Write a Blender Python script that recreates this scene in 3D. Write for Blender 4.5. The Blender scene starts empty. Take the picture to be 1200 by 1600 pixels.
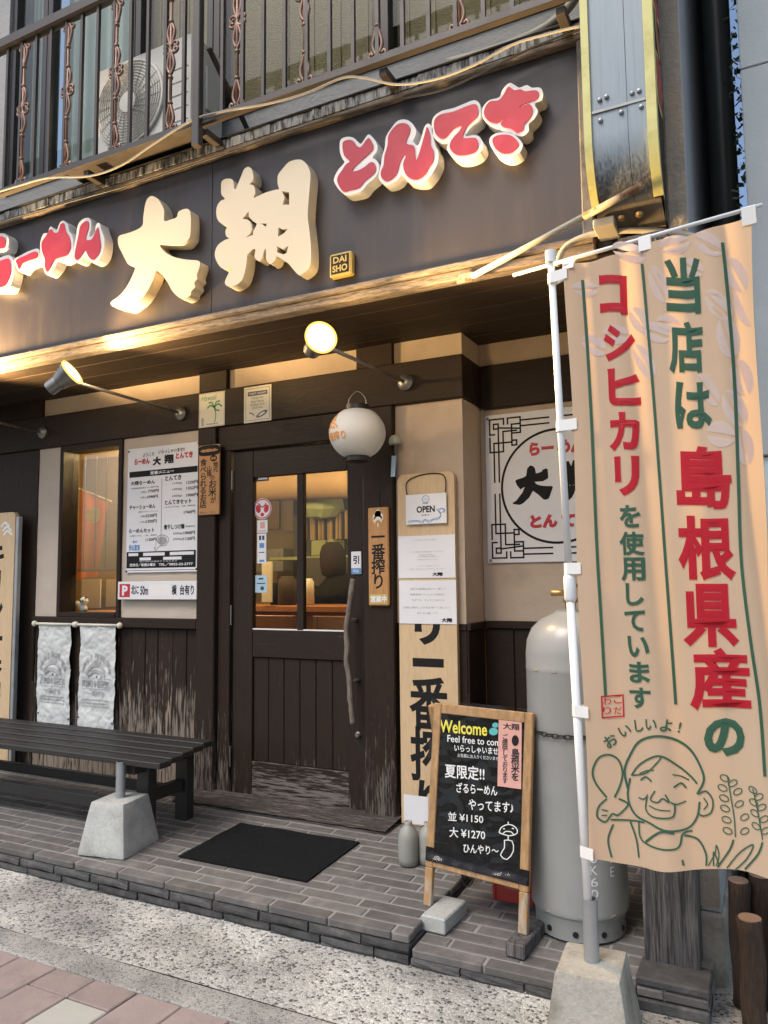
import bpy, bmesh, math, random
from mathutils import Vector, Matrix, geometry, noise
random.seed(7)
R = math.radians
sc = bpy.context.scene
col = sc.collection
# ------------------------------------------------------------------ camera
FPX = 1200.0
YAW, PITCH, ROLL = R(-26.686), R(5.097), R(-0.5945)
CAM = Vector((2.948, -3.794, 1.320))
_fw = Vector((math.sin(YAW)*math.cos(PITCH), math.cos(YAW)*math.cos(PITCH), math.sin(PITCH)))
_rt0 = Vector((math.cos(YAW), -math.sin(YAW), 0)); _up0 = _rt0.cross(_fw)
_rt = _rt0*math.cos(ROLL) + _up0*math.sin(ROLL); _up = -_rt0*math.sin(ROLL) + _up0*math.cos(ROLL)
cd = bpy.data.cameras.new('camera'); cam = bpy.data.objects.new('camera', cd); col.objects.link(cam)
cd.sensor_fit = 'AUTO'; cd.sensor_width = 36; cd.lens = 36*FPX/1600; cd.clip_start = .05; cd.clip_end = 500
mw = Matrix((_rt, _up, -_fw)).transposed().to_4x4(); mw.translation = CAM; cam.matrix_world = mw
sc.camera = cam
# ------------------------------------------------------------------ sky, sun, exposure
SUN_EL, SUN_AZ = R(56), R(205)      # azimuth of the sun, measured from +Y towards +X
w = bpy.data.worlds.new('World'); sc.world = w; w.use_nodes = True
nt = w.node_tree; bg = nt.nodes['Background']
sky = nt.nodes.new('ShaderNodeTexSky'); sky.sky_type = 'NISHITA'; sky.sun_disc = False
sky.sun_elevation = SUN_EL; sky.sun_rotation = SUN_AZ; sky.air_density = 1.0; sky.dust_density = 3.0; sky.ozone_density = 1.0
nt.links.new(sky.outputs[0], bg.inputs[0]); bg.inputs[1].default_value = .12
sl = bpy.data.lights.new('sun', 'SUN'); sl.energy = 1.0; sl.angle = R(25); sl.color = (1, .96, .91)
so = bpy.data.objects.new('sun', sl); col.objects.link(so)
sd = Vector((math.sin(SUN_AZ)*math.cos(SUN_EL), math.cos(SUN_AZ)*math.cos(SUN_EL), math.sin(SUN_EL)))
so.rotation_euler = (-sd).to_track_quat('-Z', 'Y').to_euler(); so.location = sd*20
sc.view_settings.view_transform = 'Standard'; sc.view_settings.look = 'None'; sc.view_settings.gamma = 1
sc.view_settings.use_curve_mapping = False
sc.view_settings.exposure = 0.72
sc.render.engine = 'CYCLES'
sc.cycles.use_denoising = True
sc.cycles.max_bounces = 8; sc.cycles.transparent_max_bounces = 12; sc.cycles.sample_clamp_indirect = 6
sc.cycles.caustics_reflective = False; sc.cycles.caustics_refractive = False

# ------------------------------------------------------------------ pixel to place
def ray(u, v): return _rt*((u-600)/FPX) - _up*((v-800)/FPX) + _fw
def at(u, v, y=0.0):
    r = ray(u, v); return CAM + r*((y-CAM.y)/r.y)
def atz(u, v, z):
    r = ray(u, v); return CAM + r*((z-CAM.z)/r.z)
SL = .045                                            # the porch falls towards the street
def fz(y, z0=0.0): return z0 + SL*(y+1.09)
# ------------------------------------------------------------------ objects
def tag(o, label=None, cat=None, group=None, kind=None):
    if label: o['label'] = label
    if cat: o['category'] = cat
    if group: o['group'] = group
    if kind: o['kind'] = kind
    return o
def thing(name, loc, label, cat, group=None):
    o = bpy.data.objects.new(name, None); col.objects.link(o); o.location = loc; o.empty_display_size = .1
    return tag(o, label, cat, group)
def adopt(o, parent):
    if parent is not None:
        o.parent = parent
        if parent.type == 'EMPTY': o.matrix_parent_inverse = Matrix.Translation(-parent.location)
    return o
def catmull(pts, n=4, closed=True):
    P = [Vector(p) for p in pts]; out = []; N = len(P)
    for i in range(N if closed else N-1):
        if closed: a, b, c, d = P[i-1], P[i], P[(i+1) % N], P[(i+2) % N]
        else: a, b, c, d = P[max(i-1, 0)], P[i], P[i+1], P[min(i+2, N-1)]
        for k in range(n):
            t = k/n
            out.append(.5*((2*b)+(c-a)*t+(2*a-5*b+4*c-d)*t*t+(3*b-a-3*c+d)*t**3))
    if not closed: out.append(P[-1])
    return out
_gc = {}
def glyphs(s, bold=0.0):
    k = (s, bold)
    if k not in _gc:
        c = bpy.data.curves.new('lettering', 'FONT'); c.body = s; c.size = 1; c.resolution_u = 3
        c.bevel_depth = bold; c.bevel_resolution = 0
        o = bpy.data.objects.new('lettering', c); col.objects.link(o)
        dg = bpy.context.evaluated_depsgraph_get(); dg.update(); ev = o.evaluated_get(dg); m = ev.to_mesh()
        vs = [(v.co.x, v.co.y) for v in m.vertices]
        fs = [tuple(p.vertices) for p in m.polygons if p.normal.z > -.3 and p.area > 1e-9 and (bold == 0 or m.vertices[p.vertices[0]].co.z+m.vertices[p.vertices[1]].co.z+m.vertices[p.vertices[2]].co.z > -1e-6)]
        zs = [max(0, v.co.z) for v in m.vertices]
        ev.to_mesh_clear(); bpy.data.objects.remove(o); bpy.data.curves.remove(c)
        used = sorted({i for f in fs for i in f}); ix = {j: i for i, j in enumerate(used)}
        vs = [vs[j]+(zs[j],) for j in used]; fs = [tuple(ix[i] for i in f) for f in fs]
        xs = [v[0] for v in vs] or [0, 1]; ys = [v[1] for v in vs] or [0, 1]
        _gc[k] = (vs, fs, (min(xs), max(xs), min(ys), max(ys)))
    return _gc[k]
class G:
    """collects shapes in one bmesh; .obj() links them as one mesh object"""
    def __init__(s, fmap=None): s.bm = bmesh.new(); s.f = fmap or (lambda u, v, w=0: Vector((u, v, w)))
    def _in(s, b2, M=None):
        if M is not None: bmesh.ops.transform(b2, matrix=M, verts=b2.verts)
        me = bpy.data.meshes.new('x'); b2.to_mesh(me); b2.free(); s.bm.from_mesh(me); bpy.data.meshes.remove(me); return s
    def box(s, x0, x1, y0, y1, z0, z1, bev=0, M=None, taper=None):
        b = bmesh.new(); bmesh.ops.create_cube(b, size=1)
        for v in b.verts:
            k = 1.0
            if taper and v.co.z > 0: k = taper
            v.co = Vector(((x0+x1)/2+v.co.x*(x1-x0)*k, (y0+y1)/2+v.co.y*(y1-y0)*k, (z0+z1)/2+v.co.z*(z1-z0)))
        if bev: bmesh.ops.bevel(b, geom=b.edges[:], offset=bev, segments=1, profile=.5, affect='EDGES')
        return s._in(b, M)
    def tube(s, pts, r, n=10, caps=True):
        P = [Vector(p) for p in pts]; rings = []
        rr = r if isinstance(r, (list, tuple)) else [r]*len(P)
        d0 = (P[1]-P[0]).normalized(); a = d0.orthogonal().normalized()
        for i, p in enumerate(P):
            d = (P[min(i+1, len(P)-1)]-P[max(i-1, 0)]).normalized()
            a = (a-d*a.dot(d)).normalized(); b = d.cross(a)
            rings.append([s.bm.verts.new(p+(a*math.cos(t*2*math.pi/n)+b*math.sin(t*2*math.pi/n))*rr[i]) for t in range(n)])
        for i in range(len(rings)-1):
            for t in range(n): s.bm.faces.new((rings[i][t], rings[i][(t+1) % n], rings[i+1][(t+1) % n], rings[i+1][t]))
        if caps: s.bm.faces.new(rings[0][::-1]); s.bm.faces.new(rings[-1])
        return s
    def lathe(s, prof, c=(0, 0, 0), n=24, M=None):
        b = bmesh.new(); rings = []
        for r, z in prof:
            rings.append([b.verts.new((c[0]+max(r, 1e-4)*math.cos(t*2*math.pi/n), c[1]+max(r, 1e-4)*math.sin(t*2*math.pi/n), c[2]+z)) for t in range(n)])
        for i in range(len(rings)-1):
            for t in range(n): b.faces.new((rings[i][t], rings[i][(t+1) % n], rings[i+1][(t+1) % n], rings[i+1][t]))
        b.faces.new(rings[0][::-1]); b.faces.new(rings[-1])
        return s._in(b, M)
    def quad(s, *p):
        s.bm.faces.new([s.bm.verts.new(Vector(q)) for q in p]); return s
    def grid(s, f, nu, nv):
        V = [[s.bm.verts.new(f(i/nu, j/nv)) for j in range(nv+1)] for i in range(nu+1)]
        for i in range(nu):
            for j in range(nv): s.bm.faces.new((V[i][j], V[i+1][j], V[i+1][j+1], V[i][j+1]))
        return s
    # flat shapes drawn in the sheet's own coordinates, placed by s.f(u, v, lift)
    def fill(s, poly, holes=(), lift=0.0):
        loops = [[Vector((p[0], p[1], 0)) for p in poly]]+[[Vector((p[0], p[1], 0)) for p in h] for h in holes]
        flat = [p for l in loops for p in l]
        V = [s.bm.verts.new(s.f(p.x, p.y, lift)) for p in flat]
        for t in geometry.tessellate_polygon(loops):
            try: s.bm.faces.new([V[i] for i in t])
            except ValueError: pass
        return s
    def slab(s, poly, holes, front, back):
        """solid letter: front face and sides back to the panel"""
        s.fill(poly, holes, front)
        for l in [poly]+list(holes):
            a = [s.bm.verts.new(s.f(p[0], p[1], front)) for p in l]; b = [s.bm.verts.new(s.f(p[0], p[1], back)) for p in l]
            for i in range(len(l)): s.bm.faces.new((a[i], a[(i+1) % len(l)], b[(i+1) % len(l)], b[i]))
        return s
    def rect(s, u0, u1, v0, v1, lift=0.0, n=1):
        for i in range(n):
            a = u0+(u1-u0)*i/n; b = u0+(u1-u0)*(i+1)/n
            s.quad(s.f(a, v0, lift), s.f(b, v0, lift), s.f(b, v1, lift), s.f(a, v1, lift))
        return s
    def frame(s, u0, u1, v0, v1, t, lift=0.0):
        return s.rect(u0, u1, v0, v0+t, lift).rect(u0, u1, v1-t, v1, lift).rect(u0, u0+t, v0+t, v1-t, lift).rect(u1-t, u1, v0+t, v1-t, lift)
    def ell(s, u, v, ru, rv, rot=0, lift=0.0, n=14):
        c, d = math.cos(rot), math.sin(rot)
        return s.fill([(u+ru*math.cos(a)*c-rv*math.sin(a)*d, v+ru*math.cos(a)*d+rv*math.sin(a)*c) for a in [k*2*math.pi/n for k in range(n)]], (), lift)
    def stroke(s, pts, w, closed=False, smooth=4, lift=0.0):
        if not smooth:
            Q = [Vector((p[0], p[1], 0)) for p in pts]; Q = Q+[Q[0]] if closed else Q
            for i, (a, b) in enumerate(zip(Q[:-1], Q[1:])):
                d = (b-a).normalized()*w/2; q = Vector((-d.y, d.x, 0)); l2 = lift+.00004*i
                s.quad(*[s.f(p.x, p.y, l2) for p in (a-d+q, a-d-q, b+d-q, b+d+q)])
            return s
        P = catmull([(p[0], p[1], 0) for p in pts], smooth, closed)
        n = len(P); V = []
        for i, p in enumerate(P):
            a = P[(i-1) % n] if (closed or i > 0) else p; b = P[(i+1) % n] if (closed or i < n-1) else p
            d = (b-a); d = d.normalized() if d.length > 1e-9 else Vector((1, 0, 0)); q = Vector((-d.y, d.x, 0))*w/2
            V.append((s.bm.verts.new(s.f((p+q).x, (p+q).y, lift)), s.bm.verts.new(s.f((p-q).x, (p-q).y, lift))))
        for i in range(n if closed else n-1):
            a, b = V[i], V[(i+1) % n]; s.bm.faces.new((a[0], a[1], b[1], b[0]))
        return s
    def _put(s, vs, fs, tr, lift, maxlen):
        if maxlen:
            b = bmesh.new(); V = [b.verts.new((*tr(x, y), z)) for x, y, z in vs]
            for f in fs:
                try: b.faces.new([V[i] for i in f])
                except ValueError: pass
            bmesh.ops.triangulate(b, faces=b.faces[:])
            for _ in range(3):
                e = [x for x in b.edges if x.calc_length() > maxlen]
                if not e: break
                bmesh.ops.subdivide_edges(b, edges=e, cuts=1)
            V = {v: s.bm.verts.new(s.f(v.co.x, v.co.y, lift+v.co.z*.01)) for v in b.verts}
            for f in b.faces: s.bm.faces.new([V[v] for v in f.verts])
            b.free()
        else:
            V = [s.bm.verts.new(s.f(*tr(x, y), lift+z*.01)) for x, y, z in vs]
            for f in fs:
                try: s.bm.faces.new([V[i] for i in f])
                except ValueError: pass
        return s
    def text(s, t, u0, u1, v0, v1, bold=.012, lift=0.0, maxlen=0, shear=0.0):
        """lettering fitted into the rectangle u0..u1, v0..v1 (v1 is the top)"""
        vs, fs, (a, b, c, d) = glyphs(t, bold)
        return s._put(vs, fs, lambda x, y: (u0+(x-a)/(b-a)*(u1-u0)+shear*((y-c)/(d-c)-.5), v0+(y-c)/(d-c)*(v1-v0)), lift, maxlen)
    def column(s, t, uc, v1, v0, wd, bold=.012, lift=0.0, maxlen=0):
        n = len(t); h = (v0-v1)/n
        _, _, (a0, b0, c0, d0) = glyphs('国', 0); k = (b0-a0)*1.08; mx, my = (a0+b0)/2, (c0+d0)/2
        for i, ch in enumerate(t):
            if ch == ' ': continue
            vs, fs, bb = glyphs(ch, bold); cy = v1+h*(i+.5)
            if ch == 'ー':
                s._put(vs, fs, lambda x, y: (uc+(y-my)/k*wd, cy-(x-mx)/k*abs(h)), lift, maxlen)
            else:
                ox = mx if ord(ch) > 255 else (bb[0]+bb[1])/2
                s._put(vs, fs, lambda x, y: (uc+(x-ox)/k*wd, cy-(y-my)/k*h), lift, maxlen)
        return s
    def spin(s, t, u, v, size, rot, bold=.012, lift=0.0, up=1, maxlen=0):
        vs, fs, (a, b, c, d) = glyphs(t, bold); mx, my = (a+b)/2, (c+d)/2; co, si = math.cos(rot), math.sin(rot)
        return s._put(vs, fs, lambda x, y: (u+((x-mx)*co-(y-my)*si)*size, v+up*((x-mx)*si+(y-my)*co)*size), lift, maxlen)
    def obj(s, name, mat, parent=None, smooth=False, label=None, cat=None, group=None, kind=None, loc=None, recalc=False, merge=0):
        if merge: bmesh.ops.remove_doubles(s.bm, verts=s.bm.verts, dist=merge)
        if recalc: bmesh.ops.recalc_face_normals(s.bm, faces=s.bm.faces)
        me = bpy.data.meshes.new(name); s.bm.to_mesh(me); s.bm.free()
        if smooth:
            me.polygons.foreach_set('use_smooth', [True]*len(me.polygons))
        for m in (mat if isinstance(mat, list) else [mat]): me.materials.append(m)
        o = bpy.data.objects.new(name, me); col.objects.link(o)
        if loc: o.location = loc
        adopt(o, parent)
        if smooth == 'auto':
            o.modifiers.new('edges', 'EDGE_SPLIT').split_angle = R(35)
        return tag(o, label, cat, group, kind)
def box(name, x0, x1, y0, y1, z0, z1, mat, parent=None, bev=.003, **k):
    return G().box(x0, x1, y0, y1, z0, z1, bev).obj(name, mat, parent, **k)
def dup(o, loc, parent=None, rotz=0, mat=None):
    c = o.copy(); col.objects.link(c); c.location = loc
    if rotz: c.rotation_euler.z = rotz
    return c
def wallmap(y): return lambda u, v, w=0: Vector((u, y-w, v))          # drawing on a wall plane: u = X, v = Z
def pxmap(y): return lambda u, v, w=0: at(u, v, y) - Vector((0, w, 0)) # drawing traced in photograph pixels, lying on the plane Y = y
# ------------------------------------------------------------------ materials
def mat(name, c, rough=.6, var=.12, vs=5.0, bump=0.0, bs=60.0, metal=0.0, stretch=(1, 1, 1), c2=None, c2s=3.0, c2t=(.5, .65), c2stretch=None, grain=0.0, wear=None, spec=.5, rnd=.0, trans=0.0, emit=None, detail=5.0):
    m = bpy.data.materials.new(name); m.use_nodes = True; n = m.node_tree.nodes; L = m.node_tree.links.new
    b = n['Principled BSDF']; b.inputs['Roughness'].default_value = rough; b.inputs['Metallic'].default_value = metal
    b.inputs['Specular IOR Level'].default_value = spec
    tc = n.new('ShaderNodeTexCoord'); oi = n.new('ShaderNodeObjectInfo')
    mp = n.new('ShaderNodeMapping'); L(tc.outputs['Object'], mp.inputs[0]); mp.inputs['Scale'].default_value = stretch
    mul = n.new('ShaderNodeMath'); mul.operation = 'MULTIPLY'; L(oi.outputs['Random'], mul.inputs[0]); mul.inputs[1].default_value = 37.0
    def noi(scale, det=detail, vec=mp):
        x = n.new('ShaderNodeTexNoise'); x.noise_dimensions = '4D'; x.inputs['Scale'].default_value = scale; x.inputs['Detail'].default_value = det
        x.inputs['Roughness'].default_value = .62
        L(vec.outputs[0], x.inputs['Vector']); L(mul.outputs[0], x.inputs['W']); return x
    def rng(src, a, b_, lo, hi):
        x = n.new('ShaderNodeMapRange'); L(src, x.inputs[0]); x.inputs[1].default_value = a; x.inputs[2].default_value = b_; x.inputs[3].default_value = lo; x.inputs[4].default_value = hi; return x.outputs[0]
    def mix(fac, A, B, mode='MIX'):
        x = n.new('ShaderNodeMix'); x.data_type = 'RGBA'; x.blend_type = mode
        if isinstance(fac, float): x.inputs[0].default_value = fac
        else: L(fac, x.inputs[0])
        for i, q in ((6, A), (7, B)):
            if isinstance(q, tuple): x.inputs[i].default_value = (*q, 1)
            else: L(q, x.inputs[i])
        return x.outputs[2]
    def gray(src):
        x = n.new('ShaderNodeCombineColor')
        for i in range(3): L(src, x.inputs[i])
        return x.outputs[0]
    cur = c
    if c2 is not None:
        mp2 = n.new('ShaderNodeMapping'); L(tc.outputs['Object'], mp2.inputs[0]); mp2.inputs['Scale'].default_value = c2stretch or stretch
        nz = noi(c2s, 6.0, mp2); cur = mix(rng(nz.outputs[0], c2t[0], c2t[1], 0, 1), cur, c2)
    nz = noi(vs)
    cur = mix(1.0, cur, gray(rng(nz.outputs[0], .25, .75, 1-var, 1+var)), 'MULTIPLY')
    h = None
    if grain:
        ng = noi(bs, 8.0); cur = mix(1.0, cur, gray(rng(ng.outputs[0], .3, .7, 1-grain, 1+grain)), 'MULTIPLY'); h = ng.outputs[0]
    if wear:                                        # (colour, z where worn, z where sound, amount, scale)
        wc, z0, z1, amt, wsc = wear[:5]
        sp = n.new('ShaderNodeSeparateXYZ'); L(tc.outputs['Object'], sp.inputs[0])
        g = rng(sp.outputs[2], z0, z1, .16*amt, -.12); soft = wear[5] if len(wear) > 5 else .06
        nw = noi(wsc, 9.0); ad = n.new('ShaderNodeMath'); ad.operation = 'ADD'; L(nw.outputs[0], ad.inputs[0]); L(g, ad.inputs[1])
        f = rng(ad.outputs[0], .60-soft, .60+soft, 0, .85); cur = mix(f, cur, wc)
    if rnd: cur = mix(1.0, cur, gray(rng(oi.outputs['Random'], 0, 1, 1-rnd, 1+rnd)), 'MULTIPLY')
    if isinstance(cur, tuple): b.inputs['Base Color'].default_value = (*cur, 1)
    else: L(cur, b.inputs['Base Color'])
    rv = noi(vs*2.3); L(rng(rv.outputs[0], .3, .7, max(.03, rough-.1), min(1, rough+.1)), b.inputs['Roughness'])
    if bump:
        bp = n.new('ShaderNodeBump'); bp.inputs['Strength'].default_value = min(1, bump); bp.inputs['Distance'].default_value = .004*max(1, bump)
        L(h if h is not None else noi(bs, 6.0).outputs[0], bp.inputs['Height']); L(bp.outputs[0], b.inputs['Normal'])
    if trans:
        out = n['Material Output']; t = n.new('ShaderNodeBsdfTranslucent'); ms = n.new('ShaderNodeMixShader'); ms.inputs[0].default_value = trans
        if isinstance(cur, tuple): t.inputs[0].default_value = (*cur, 1)
        else: L(cur, t.inputs[0])
        L(b.outputs[0], ms.inputs[1]); L(t.outputs[0], ms.inputs[2]); L(ms.outputs[0], out.inputs[0])
    if emit: b.inputs['Emission Color'].default_value = (*emit[0], 1); b.inputs['Emission Strength'].default_value = emit[1]
    return m
def glass(name, tint=(.9, .95, .93), ior=.05, rough=.0, edge=.7):
    m = bpy.data.materials.new(name); m.use_nodes = True; n = m.node_tree.nodes; L = m.node_tree.links.new; n.remove(n['Principled BSDF'])
    t = n.new('ShaderNodeBsdfTransparent'); t.inputs[0].default_value = (*tint, 1); g = n.new('ShaderNodeBsdfGlossy'); g.inputs['Roughness'].default_value = rough
    lw = n.new('ShaderNodeLayerWeight'); lw.inputs[0].default_value = .5; pw = n.new('ShaderNodeMath'); pw.operation = 'POWER'; pw.inputs[1].default_value = 4; L(lw.outputs['Facing'], pw.inputs[0])
    f = n.new('ShaderNodeMath'); f.operation = 'MULTIPLY_ADD'; f.use_clamp = True; L(pw.outputs[0], f.inputs[0]); f.inputs[1].default_value = edge; f.inputs[2].default_value = ior; ms = n.new('ShaderNodeMixShader')
    L(f.outputs[0], ms.inputs[0]); L(t.outputs[0], ms.inputs[1]); L(g.outputs[0], ms.inputs[2]); L(ms.outputs[0], n['Material Output'].inputs[0])
    return m
def glow(name, c, s):
    m = bpy.data.materials.new(name); m.use_nodes = True; n = m.node_tree.nodes; e = n.new('ShaderNodeEmission'); e.inputs[0].default_value = (*c, 1); e.inputs[1].default_value = s
    m.node_tree.links.new(e.outputs[0], n['Material Output'].inputs[0]); return m
def aggregate(name, base, dark, light, scale):
    m = bpy.data.materials.new(name); m.use_nodes = True; n = m.node_tree.nodes; L = m.node_tree.links.new; b = n['Principled BSDF']; b.inputs['Roughness'].default_value = .8
    tc = n.new('ShaderNodeTexCoord'); v = n.new('ShaderNodeTexVoronoi'); v.inputs['Scale'].default_value = scale; L(tc.outputs['Object'], v.inputs['Vector'])
    v2 = n.new('ShaderNodeTexVoronoi'); v2.feature = 'DISTANCE_TO_EDGE'; v2.inputs['Scale'].default_value = scale; L(tc.outputs['Object'], v2.inputs['Vector'])
    sx = n.new('ShaderNodeSeparateColor'); L(v.outputs['Color'], sx.inputs[0])
    cr = n.new('ShaderNodeValToRGB'); L(sx.outputs[0], cr.inputs[0]); e = cr.color_ramp.elements
    e[0].position = 0; e[0].color = (*dark, 1); e[1].position = 1; e[1].color = (*light, 1)
    for p, c in ((.16, dark), (.3, tuple(.5*(a+b_) for a, b_ in zip(dark, base))), (.45, base), (.8, tuple(.5*(a+b_) for a, b_ in zip(light, base)))): x = e.new(p); x.color = (*c, 1)
    mr = n.new('ShaderNodeMapRange'); L(v2.outputs[0], mr.inputs[0]); mr.inputs[1].default_value = .04; mr.inputs[2].default_value = .16
    mx = n.new('ShaderNodeMix'); mx.data_type = 'RGBA'; L(mr.outputs[0], mx.inputs[0]); mx.inputs[6].default_value = (*base, 1); L(cr.outputs[0], mx.inputs[7])
    nz = n.new('ShaderNodeTexNoise'); nz.inputs['Scale'].default_value = 2.3; nz.inputs['Detail'].default_value = 7; L(tc.outputs['Object'], nz.inputs['Vector'])
    m2 = n.new('ShaderNodeMapRange'); L(nz.outputs[0], m2.inputs[0]); m2.inputs[1].default_value = .35; m2.inputs[2].default_value = .65; m2.inputs[3].default_value = .52; m2.inputs[4].default_value = 1.18
    cc = n.new('ShaderNodeCombineColor'); [L(m2.outputs[0], cc.inputs[i]) for i in range(3)]
    mu = n.new('ShaderNodeMix'); mu.data_type = 'RGBA'; mu.blend_type = 'MULTIPLY'; mu.inputs[0].default_value = 1; L(mx.outputs[2], mu.inputs[6]); L(cc.outputs[0], mu.inputs[7])
    L(mu.outputs[2], b.inputs['Base Color'])
    bp = n.new('ShaderNodeBump'); bp.inputs['Strength'].default_value = .8; bp.inputs['Distance'].default_value = .004; L(mr.outputs[0], bp.inputs['Height']); L(bp.outputs[0], b.inputs['Normal'])
    return m
GRX, GRZ = (2.2, 26, 26), (26, 26, 2.2)
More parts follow.
